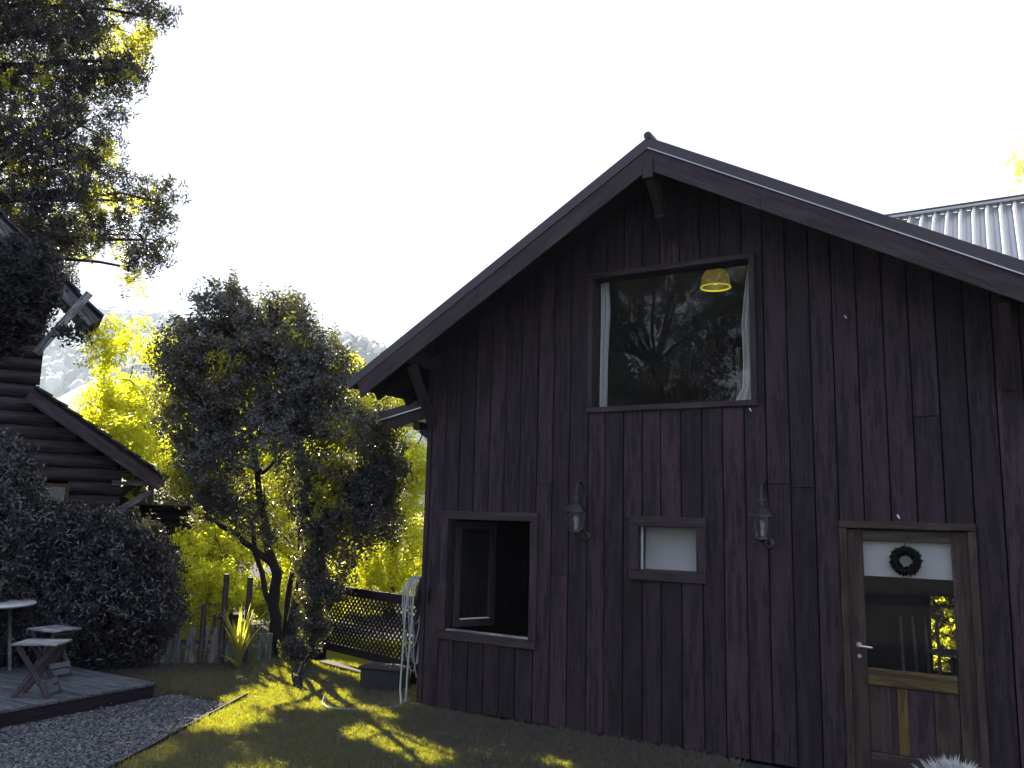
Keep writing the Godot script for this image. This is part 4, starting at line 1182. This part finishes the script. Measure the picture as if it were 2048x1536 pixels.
# ---------------------------------------------------------------- the deck and its furniture
func deck() -> void:
	var d := thing("wooden_deck", "low deck of grey boards beside the gravel", "deck")
	var z := 1.46; var k := 0
	while z < 5.4:
		var mb := MB.new(); mb.off = Vector2(rng.randf() * 7, rng.randf() * 7)
		var x0 := -4.9 + rng.randf() * 0.05
		mb.bar(Vector3(x0, 0.155, z + 0.055), Vector3(-2.49 + rng.randf_range(-0.006, 0.004), 0.155, z + 0.055), 0.112, 0.03, Vector3.UP, 0.004)
		obj("board", mb, M.deck, d)
		z += 0.122; k += 1
	for e in [[Vector3(-2.52, 0.07, 1.46), Vector3(-2.52, 0.07, 5.4)], [Vector3(-4.9, 0.07, 1.47), Vector3(-2.51, 0.07, 1.47)]]:
		var mb := MB.new()
		mb.bar(e[0], e[1], 0.03, 0.138, Vector3.UP, 0.003)
		obj("fascia", mb, M.dark_wood, d)
	stool("folding_stool", "folding wooden stool with crossed legs nearer the deck edge", Vector3(-2.85, 0.17, 2.57), 0.62, 0.52)
	stool("folding_stool", "folding wooden stool behind the other one beside the hedge", Vector3(-3.66, 0.17, 1.96), 0.1, 0.52)
	var t := thing("round_table", "round grey table top on thin legs at the hedge side of the deck", "table", Vector3(-4.40, 0.20, 2.31))
	var mb := MB.new()
	mb.lathe(Transform3D(Basis.IDENTITY, Vector3(0, 0.74, 0)), [Vector2(0, 0.02), Vector2(0.44, 0.02), Vector2(0.47, 0.012), Vector2(0.48, -0.002), Vector2(0.46, -0.018), Vector2(0, -0.018)], 36)
	obj("tabletop", mb, M.table_top, t)
	for q in 4:
		var an := TAU * q / 4 + 0.5
		var lg := MB.new()
		lg.bar(Vector3(0.2 * cos(an), 0.72, 0.2 * sin(an)), Vector3(0.3 * cos(an + 0.4), 0.0, 0.3 * sin(an + 0.4)), 0.03, 0.03, Vector3.UP, 0.003)
		obj("leg", lg, M.picket, t)

func stool(called: String, label: String, at: Vector3, turn: float, hgt: float) -> void:
	var s := thing(called, label, "stool", at, turn, "folding stools on the deck")
	for k in 4:
		var mb := MB.new(); mb.off = Vector2(rng.randf() * 5, rng.randf() * 5)
		mb.bar(Vector3(-0.22, hgt, -0.135 + k * 0.09), Vector3(0.22, hgt, -0.135 + k * 0.09), 0.085, 0.018, Vector3.UP, 0.003)
		obj("seat_slat", mb, M.stool_top, s)
	for e in [[-0.17, -0.14, 0.12], [-0.17, 0.14, 0.12], [0.17, -0.11, -0.16], [0.17, 0.11, -0.16]]:
		var mb := MB.new()
		mb.bar(Vector3(e[0], hgt - 0.01, e[1]), Vector3(-e[0] * 1.05, 0.0, e[1]), 0.024, 0.05, Vector3.UP, 0.004)
		obj("leg", mb, M.log, s)
	for k in 2:
		var mb := MB.new()
		mb.bar(Vector3(0.115 + k * 0.032, 0.13 - k * 0.07, -0.155), Vector3(0.115 + k * 0.032, 0.13 - k * 0.07, 0.165), 0.016, 0.06, Vector3(-0.4, 1, 0).normalized(), 0.003)
		obj("foot_slat", mb, M.deck, s)
	var mb := MB.new()
	mb.bar(Vector3(-0.17, hgt - 0.035, -0.15), Vector3(-0.17, hgt - 0.035, 0.15), 0.03, 0.03)
	mb.bar(Vector3(0.17, hgt - 0.035, -0.12), Vector3(0.17, hgt - 0.035, 0.12), 0.03, 0.03)
	obj("seat_rail", mb, M.log, s)

# ---------------------------------------------------------------- fittings on and in the house
func fittings() -> void:
	lantern(Vector3(2.03, 0, 0), "black wall lantern between the open window and the small window")
	lantern(Vector3(3.845, -0.005, 0), "black wall lantern between the small window and the door")
	# wreath
	var w := thing("wreath", "small dark leafy wreath hanging on the glazed door", "wreath", Vector3(4.962, 1.80, -0.005))
	var ring := MB.new()
	var pts := []; var rad := []
	for k in 25:
		var an := TAU * k / 24
		pts.append(Vector3(cos(an) * 0.085, sin(an) * 0.085, 0)); rad.append(0.024 + rng.randf() * 0.006)
	ring.tube(pts, rad, 7, false)
	obj("ring", ring, M.wreath, w)
	var lf := MB.new()
	for k in 700:
		var an := rng.randf() * TAU; var ph := rng.randf() * TAU
		var c := Vector3(cos(an), sin(an), 0)
		var nn := c * cos(ph) + Vector3(0, 0, 1) * sin(ph)
		var p := c * 0.085 + nn * 0.024
		var tip := p + nn * rng.randf_range(0.01, 0.03) + Vector3(-sin(an), cos(an), 0) * rng.randf_range(-0.03, 0.03)
		var s := nn.cross(Vector3(0.3, 0.4, 0.86)).normalized() * 0.010
		lf.flat(p - s, p + s, tip, nn, Vector2.ZERO, Vector2.ONE, Vector2(0, 1))
	obj("leaves", lf, M.wreath, w).set_meta("kind", "stuff")
	var rib := MB.new()
	rib.at(Vector3(0, 0.15, -0.012), Vector3(0.006, 0.10, 0.002), 0.0)
	obj("ribbon", rib, M.black_metal, w)
	# blinds and curtains
	var bl := MB.new()
	bl.at(Vector3(4.965, 1.812, -0.09), Vector3(0.69, 0.305, 0.006), 0.0)
	tag(obj("roller_blind", bl, M.blind), "white roller blind drawn a third down behind the door glass", "blind")
	bl = MB.new()
	bl.at(Vector3(2.895, 1.80, -0.19), Vector3(0.66, 0.54, 0.006), 0.0)
	tag(obj("roller_blind", bl, M.blind), "white blind filling the small square window", "blind")
	curtain(2.09, 0.13, [Vector2(0.0, 0.12), Vector2(0.25, 0.14), Vector2(0.6, 0.11), Vector2(1.0, 0.10)], "white curtain gathered at the far side of the upper window", 1)
	curtain(3.73, -1.0, [Vector2(0.0, 0.05), Vector2(0.2, 0.09), Vector2(0.45, 0.13), Vector2(0.7, 0.12), Vector2(0.88, 0.13), Vector2(1.0, 0.22)], "white curtain gathered at the side of the upper window under the lamp", 2)
	# pendant lamp in the upper room
	var lp := thing("pendant_lamp", "yellow glowing pendant lamp with a pale rim inside the upper window", "pendant lamp", Vector3(3.11, 4.60, -0.95))
	var sh := MB.new()
	sh.lathe(Transform3D.IDENTITY, [Vector2(0.155, 0.0), Vector2(0.153, 0.06), Vector2(0.14, 0.13), Vector2(0.11, 0.18), Vector2(0.05, 0.205), Vector2(0.012, 0.21)], 24)
	var lm := leafmat("lamp_shade", L(0.06, 0.057, 0.014), L(0.14, 0.135, 0.015), 0.5)
	obj("shade", sh, lm, lp)
	var rim := MB.new()
	var rp := []; var rr := []
	for k in 29: rp.append(Vector3(cos(TAU * k / 28), 0, sin(TAU * k / 28)) * 0.157); rr.append(0.009)
	rim.tube(rp, rr, 6, false)
	var rm := mat("lamp_rim", L(0.4, 0.38, 0.03), 0.4)
	rm.emission_enabled = true; rm.emission = L(0.55, 0.57, 0.03); rm.emission_energy_multiplier = 0.12
	obj("rim", rim, rm, lp)
	var cd := MB.new()
	cd.tube([Vector3(0, 0.2, 0), Vector3(0, 0.75, 0)], [0.005, 0.005], 5)
	obj("cord", cd, M.black_metal, lp)
	var bu := MB.new()
	bu.lathe(Transform3D(Basis.IDENTITY, Vector3(0, 0.06, 0)), [Vector2(0, -0.03), Vector2(0.02, -0.022), Vector2(0.03, 0.0), Vector2(0.02, 0.03), Vector2(0.012, 0.05)], 12)
	var bm := mat("lamp_bulb", L(0.9, 0.85, 0.4), 0.3)
	bm.emission_enabled = true; bm.emission = L(1.0, 0.9, 0.25); bm.emission_energy_multiplier = 0.3
	obj("bulb", bu, bm, lp)
	var ol := OmniLight3D.new()
	ol.name = "lamp_light"
	ol.position = Vector3(0, 0.06, 0)
	ol.light_color = Color(1.0, 0.9, 0.45)
	ol.light_energy = 0.004
	ol.light_size = 0.02
	ol.omni_range = 8.0
	ol.omni_attenuation = 2.0
	ol.shadow_enabled = true
	lp.add_child(ol)
	# chair behind the door glass
	var ch := thing("slatted_chair", "chair with tall back slats inside behind the door glass", "chair", Vector3(5.0, 0.035, -1.6), 0.5)
	for k in 4:
		var mb := MB.new()
		mb.bar(Vector3(-0.18 + k * 0.12, 0.0 if k in [0, 3] else 0.5, -0.2), Vector3(-0.18 + k * 0.12, 1.15, -0.26), 0.025, 0.025)
		obj("back_post" if k in [0, 3] else "back_slat", mb, M.stool_top, ch)
	var se := MB.new(); se.at(Vector3(0, 0.46, 0), Vector3(0.42, 0.03, 0.4), 0.006)
	obj("seat", se, M.stool_top, ch)
	for k in 2:
		var mb := MB.new(); mb.bar(Vector3(-0.18 + k * 0.36, 0, 0.17), Vector3(-0.18 + k * 0.36, 0.445, 0.17), 0.03, 0.03)
		obj("leg", mb, M.stool_top, ch)
	var tb := thing("small_table", "small round table inside by the glazed door", "table", Vector3(5.22, 0.035, -1.05))
	var mb2 := MB.new()
	mb2.lathe(Transform3D(Basis.IDENTITY, Vector3(0, 0.92, 0)), [Vector2(0, 0.012), Vector2(0.2, 0.012), Vector2(0.21, 0), Vector2(0.2, -0.012), Vector2(0, -0.012)], 20)
	obj("tabletop", mb2, M.stool_top, tb)
	mb2 = MB.new(); mb2.tube([Vector3(0, 0, 0), Vector3(0, 0.9, 0)], [0.03, 0.03], 8)
	obj("pedestal", mb2, M.log, tb)
	# side canopy on the far wall
	var ca := thing("side_canopy", "small lean-to canopy on brackets on the side wall under the eave", "canopy")
	var e := MB.new()
	e.prism([Vector2(-1.22, 3.245), Vector2(0.0, 3.50), Vector2(0.0, 3.59), Vector2(-1.26, 3.335)], -1.9, -0.55)
	obj("roof", e, M.roof_tile, ca)
	e = MB.new()
	e.prism([Vector2(-1.21, 3.232), Vector2(-0.005, 3.484), Vector2(-0.005, 3.497), Vector2(-1.215, 3.244)], -1.88, -0.535)
	obj("drip_edge", e, M.drip, ca)
	e = MB.new()
	e.prism([Vector2(-1.10, 3.12), Vector2(-0.01, 3.345), Vector2(-0.01, 3.48), Vector2(-1.15, 3.243)], -0.60, -0.565)
	obj("fascia", e, M.trim, ca)
	e = MB.new()
	e.bar(Vector3(-0.62, 3.17, -0.6), Vector3(-0.62, 3.17, -1.85), 0.1, 0.1)
	obj("beam", e, M.trim, ca)
	for z in [-0.7, -1.7]:
		e = MB.new()
		e.bar(Vector3(-0.6, 3.13, z), Vector3(-0.03, 2.75, z), 0.07, 0.08)
		obj("brace", e, M.trim, ca)
	# hose on its wall reel
	var hr := thing("hose_reel", "round dark hose hanger on the house corner", "hose reel", Vector3(-0.02, 1.20, -0.12))
	var rl := MB.new()
	rl.lathe(Transform3D(Basis(Vector3.FORWARD, PI / 2), Vector3(-0.02, 0, 0)), [Vector2(0, 0.0), Vector2(0.17, 0.0), Vector2(0.18, 0.02), Vector2(0.17, 0.03), Vector2(0.10, 0.04), Vector2(0.10, 0.14), Vector2(0.15, 0.15), Vector2(0.16, 0.17), Vector2(0.0, 0.17)], 22)
	obj("drum", rl, M.black_metal, hr)
	var ho := thing("garden_hose", "pale grey garden hose looped on the house corner and trailing over the lawn", "hose", Vector3.ZERO)
	for k in 6:
		var mb := MB.new(); var pp := []; var rr2 := []
		var drop: float = [0.95, 0.55, 0.8, 0.35, 0.88, 0.62][k]
		var off := -0.07 - k * 0.02
		for i in 25:
			var an := TAU * i / 24
			var x := sin(an); var yy := cos(an)
			var wdt := 0.125 + 0.012 * k
			var py := 1.20 + 0.165 * yy if yy > 0 else 1.20 + drop * yy
			pp.append(Vector3(off - 0.03 * absf(x), py, -0.12 + x * (wdt if yy > -0.4 else wdt * (0.9 + 0.1 * k / 6.0))))
			rr2.append(0.0082)
		mb.tube(pp, rr2, 7, false)
		obj("loop", mb, M.hose, ho)
	var hp := MB.new(); var hpts := []; var hr2 := []
	var key := [Vector3(-0.13, 1.34, 0.02), Vector3(-0.16, 1.0, 0.05), Vector3(-0.17, 0.5, 0.06), Vector3(-0.16, 0.16, 0.09), Vector3(-0.08, 0.03, 0.16), Vector3(-0.05, 0.028, 0.30), Vector3(-0.14, 0.028, 0.40), Vector3(-0.26, 0.03, 0.58), Vector3(-0.42, 0.035, 0.74), Vector3(-0.58, 0.04, 0.78), Vector3(-0.70, 0.06, 0.73), Vector3(-0.73, 0.12, 0.66)]
	var cv := Curve3D.new()
	for i in key.size():
		var tg: Vector3 = (key[mini(i + 1, key.size() - 1)] - key[maxi(i - 1, 0)]) / 6.0
		cv.add_point(key[i], -tg, tg)
	for i in 61: hpts.append(cv.sample_baked(cv.get_baked_length() * i / 60.0)); hr2.append(0.011)
	hp.tube(hpts, hr2, 8)
	obj("free_end", hp, M.hose, ho)
	hp = MB.new()
	hp.tube([Vector3(-0.06, 1.3, 0.04), Vector3(-0.07, 0.9, 0.05), Vector3(-0.09, 0.4, 0.06), Vector3(-0.10, 0.02, 0.06)], [0.011, 0.011, 0.011, 0.011], 8)
	obj("feed", hp, M.hose, ho)
	# pots and stump
	var po := thing("planter", "dark square planter on the lawn below the lattice", "planter", Vector3(-0.78, 0, -0.42), 0.2)
	var pm := MB.new()
	pm.at(Vector3(0, 0.13, 0), Vector3(0.52, 0.26, 0.3), 0.015)
	obj("box", pm, M.pot, po)
	pm = MB.new(); pm.at(Vector3(0, 0.262, 0), Vector3(0.56, 0.03, 0.34), 0.008)
	obj("rim", pm, M.pot, po)
	var st := thing("root_stump", "forked root stump sticking out of the sunny lawn", "stump", Vector3(-1.63, 0, 0.17))
	var sm2 := MB.new()
	limb(sm2, Vector3(0.02, -0.03, 0), Vector3(0.02, 0.16, 0.0), 0.075, 0.045, Vector3.ZERO, rng, 9, 5)
	limb(sm2, Vector3(0.0, 0.10, 0), Vector3(0.13, 0.40, -0.03), 0.03, 0.012, Vector3(-0.01, 0.02, 0), rng, 7, 5)
	limb(sm2, Vector3(-0.03, 0.06, 0), Vector3(-0.05, 0.24, 0.02), 0.022, 0.006, Vector3(-0.03, 0, 0), rng, 6, 5)
	limb(sm2, Vector3(0.03, 0.04, 0.02), Vector3(0.2, 0.0, 0.08), 0.035, 0.015, Vector3(0, 0.02, 0), rng, 7, 5)
	limb(sm2, Vector3(0.03, 0.1, 0.02), Vector3(0.2, 0.36, 0.02), 0.022, 0.008, Vector3(0.02, 0, 0), rng, 6, 5)
	obj("wood", sm2, M.bark, st)
	# lawn edging strip
	var ed := MB.new()
	ed.bar(Vector3(-1.72, 0.02, 0.84), Vector3(-0.45, 0.02, 3.45), 0.02, 0.07, Vector3.UP, 0.002)
	tag(obj("edging_strip", ed, M.dark_wood), "thin dark edging strip between gravel and grass", "edging")
	# small hooks on the boards
	for q in [[Vector3(4.917, 2.176, 0.012), "small pale hook above the door"], [Vector3(3.705, 3.128, 0.012), "small metal eyelet below the upper window corner"], [Vector3(4.563, 3.924, 0.01), "pale nail head high on the boards above the door"]]:
		var hk := MB.new()
		hk.tube([q[0], q[0] + Vector3(0.008, -0.012, 0.015), q[0] + Vector3(0.016, -0.03, 0.012)], [0.008, 0.009, 0.006], 7)
		tag(obj("hook", hk, M.steel), q[1], "hook")

func lantern(at: Vector3, label: String) -> void:
	var l := thing("wall_lantern", label, "lantern", at, 0.0, "lanterns on the house front")
	var z := 0.22
	var X := Transform3D(Basis(Vector3.UP, PI / 6), Vector3(0, 0, z))
	var m := MB.new()
	m.lathe(Transform3D(Basis(Vector3.RIGHT, PI / 2), Vector3(0.01, 1.90, 0.006)), [Vector2(0, 0.02), Vector2(0.035, 0.018), Vector2(0.05, 0.006), Vector2(0.052, 0)], 16)
	obj("wall_plate", m, M.black_metal, l)
	m = MB.new()
	m.tube([Vector3(0.01, 1.90, 0.02), Vector3(0.01, 1.93, 0.05), Vector3(0.0, 2.05, 0.045), Vector3(0, 2.2, 0.04), Vector3(0, 2.30, 0.035), Vector3(0, 2.37, 0.055), Vector3(0, 2.42, 0.09), Vector3(0, 2.44, 0.13), Vector3(0, 2.425, 0.175), Vector3(0, 2.37, 0.213), Vector3(0, 2.29, z)], [0.013, 0.013, 0.013, 0.012, 0.012, 0.012, 0.012, 0.012, 0.012, 0.012, 0.012], 8)
	obj("arm", m, M.lantern_metal, l)
	m = MB.new()
	m.lathe(X, [Vector2(0.012, 2.295), Vector2(0.045, 2.29), Vector2(0.048, 2.277), Vector2(0.03, 2.275), Vector2(0.03, 2.24), Vector2(0.062, 2.215), Vector2(0.118, 2.155), Vector2(0.12, 2.143), Vector2(0.10, 2.143)], 6, false)
	obj("cap", m, M.lantern_metal, l)
	m = MB.new()
	for k in 6:
		var an := TAU * k / 6
		var d := Vector3(cos(an), 0, sin(an))
		m.bar(X * (d * 0.098 + Vector3(0, 2.143, 0)), X * (d * 0.062 + Vector3(0, 1.955, 0)), 0.011, 0.011, Vector3.UP, 0.001)
	m.lathe(X, [Vector2(0.05, 1.963), Vector2(0.068, 1.963), Vector2(0.07, 1.945), Vector2(0.03, 1.935), Vector2(0.012, 1.915), Vector2(0, 1.91)], 6, false)
	obj("cage", m, M.lantern_metal, l)
	m = MB.new()
	m.lathe(X, [Vector2(0.056, 1.965), Vector2(0.09, 2.14)], 6, false)
	obj("glass", m, M.lantern_glass, l)
	m = MB.new()
	m.lathe(Transform3D(Basis.IDENTITY, Vector3(0, 2.06, z)), [Vector2(0, 0.05), Vector2(0.016, 0.045), Vector2(0.027, 0.02), Vector2(0.022, -0.01), Vector2(0.012, -0.03), Vector2(0.012, -0.09), Vector2(0, -0.09)], 12)
	obj("bulb", m, M.bulb, l)

func curtain(x0: float, dirk: float, prof: Array, label: String, sd: int) -> void:
	var s := signf(dirk)
	var mb := MB.new()
	var y1 := 4.60; var y0 := 3.19
	var cols := 14; var rows := 18
	var width := func(f: float) -> float:
		for i in prof.size() - 1:
			if f <= prof[i + 1].x: return lerpf(prof[i].y, prof[i + 1].y, (f - prof[i].x) / (prof[i + 1].x - prof[i].x))
		return prof[-1].y
	var pt := func(i: int, j: int) -> Vector3:
		var f := float(j) / rows; var u := float(i) / cols
		return Vector3(x0 + s * width.call(f) * u, lerpf(y1, y0, f), -0.16 - 0.02 * sin(u * 16.0 + sd) - 0.006 * sin(f * 5.0 + u * 4.0))
	for i in cols:
		for j in rows:
			var a: Vector3 = pt.call(i, j); var b: Vector3 = pt.call(i + 1, j); var c: Vector3 = pt.call(i + 1, j + 1); var d: Vector3 = pt.call(i, j + 1)
			var nn := (b - a).cross(d - a).normalized()
			if nn.z < 0: nn = -nn
			mb.quad(a, b, c, d, nn)
	tag(obj("curtain", mb, M.net), label, "curtain")

# ---------------------------------------------------------------- grass and gravel
func lawn() -> void:
	leafmat("grass", L(0.028, 0.021, 0.052), L(0.37, 0.375, 0.008), 0.5, 0.45)
	leafmat("grass_b", L(0.05, 0.044, 0.072), L(0.46, 0.465, 0.010), 0.5, 0.45)
	var tufts := []
	for v in 3:
		var r := RandomNumberGenerator.new(); r.seed = 50 + v
		var mb := MB.new()
		for k in 10:
			var an := r.randf() * TAU
			var p := Vector3(r.randf_range(-0.035, 0.035), 0, r.randf_range(-0.035, 0.035))
			var d := Vector3(cos(an), 0, sin(an)); var sd := Vector3(-sin(an), 0, cos(an)) * 0.0032
			var hh := r.randf_range(0.025, 0.06); var lean := r.randf_range(0.005, 0.04)
			var m1 := p + d * lean * 0.4 + Vector3(0, hh * 0.6, 0); var tip := p + d * lean + Vector3(0, hh, 0)
			var nn := (m1 - p).cross(sd).normalized()
			mb.quad(p - sd, p + sd, m1 + sd * 0.8, m1 - sd * 0.8, nn)
			mb.flat(m1 - sd * 0.8, m1 + sd * 0.8, tip, nn, Vector2.ZERO, Vector2.ONE, Vector2(0, 1))
		tufts.append(mb.mesh(M.grass if v < 2 else M.grass_b))
	var lists := [[], [], []]
	var r := RandomNumberGenerator.new(); r.seed = 77
	var nz := FastNoiseLite.new(); nz.seed = 8; nz.frequency = 0.7
	for i in 95000:
		var p := Vector3(r.randf_range(-4.8, 3.6), 0, r.randf_range(-3.2, 4.2))
		if p.z < 0.04 and p.x > -0.1: continue
		if p.x < -2.45 and p.z > 1.42: continue
		# gravel side of the edging
		if p.z > 1.15 and p.x < -1.74 + (p.z - 0.84) * 0.487 + 0.02: continue
		if p.x < -1.6 and p.z > 1.2: continue
		var s := 0.75 + 0.35 * nz.get_noise_2d(p.x, p.z) + r.randf() * 0.4
		if p.z < -0.3: s *= 1.3
		lists[r.randi() % 3].append(Transform3D(Basis(Vector3.UP, r.randf() * TAU).scaled(Vector3(1, s, 1)), p))
	var gr := thing("grass", "short grass of the lawn between gravel and house", "grass")
	gr.set_meta("kind", "stuff")
	for k in 3: scatter(gr, "blades", tufts[k], lists[k])
	var fl := MB.new()
	for k in 420:
		var p := Vector3(r.randf_range(-3.4, 2.6), 0.03 + r.randf() * 0.025, r.randf_range(-0.8, 4.0))
		if p.z < 0.1 and p.x > -0.1: continue
		if p.x < -2.45 and p.z > 1.4: continue
		var an := r.randf() * TAU; var sz := r.randf_range(0.012, 0.026)
		var d := Vector3(cos(an), r.randf_range(-0.3, 0.3), sin(an)) * sz; var sd := Vector3(-sin(an), r.randf_range(-0.3, 0.3), cos(an)) * sz * 0.5
		fl.flat(p - d, p + sd, p + d, Vector3.UP, Vector2.ZERO, Vector2.ONE, Vector2(0, 1))
		fl.flat(p - d, p + d, p - sd, Vector3.UP, Vector2.ZERO, Vector2.ONE, Vector2(0, 1))
	tag(obj("fallen_leaves", fl, leafmat("dry_leaf", L(0.16, 0.14, 0.09), L(0.2, 0.17, 0.05), 0.7, 0.3)), "small dry leaves fallen over lawn and gravel", "fallen leaves", "", "stuff")
	# chips of gravel
	var stones := []
	for v in 3:
		var mb := MB.new()
		var rr := RandomNumberGenerator.new(); rr.seed = 90 + v
		var ring := []
		for k in 6: ring.append(Vector3(cos(TAU * k / 6), 0, sin(TAU * k / 6)) * rr.randf_range(0.7, 1.15))
		var top := Vector3(rr.randf_range(-0.2, 0.2), 0.55, rr.randf_range(-0.2, 0.2))
		for k in 6:
			var a: Vector3 = ring[k]; var b: Vector3 = ring[(k + 1) % 6]
			var nn := (b - a).cross(top - a).normalized()
			if nn.y < 0: nn = -nn
			mb.flat(a, b, top, nn, Vector2.ZERO, Vector2.ONE, Vector2(0, 1))
		stones.append(mb.mesh(mat("stone_%d" % v, [L(0.03, 0.032, 0.036), L(0.062, 0.065, 0.068), L(0.13, 0.135, 0.135)][v], 0.75)))
	lists = [[], [], []]
	for i in 26000:
		var p := Vector3(r.randf_range(-2.48, 0.6), 0.008, r.randf_range(1.2, 4.6))
		if p.x > -1.74 + (p.z - 0.84) * 0.487: continue
		var s := r.randf_range(0.009, 0.022)
		var b := Basis.from_euler(Vector3(r.randf_range(-0.6, 0.6), r.randf() * TAU, r.randf_range(-0.6, 0.6))).scaled(Vector3(s * r.randf_range(0.7, 1.5), s, s))
		lists[[0, 0, 1, 1, 1, 2][r.randi() % 6]].append(Transform3D(b, p))
	var gv := thing("gravel", "loose grey gravel chips between the deck and the lawn", "gravel")
	gv.set_meta("kind", "stuff")
	for k in 3: scatter(gv, "chips", stones[k], lists[k])
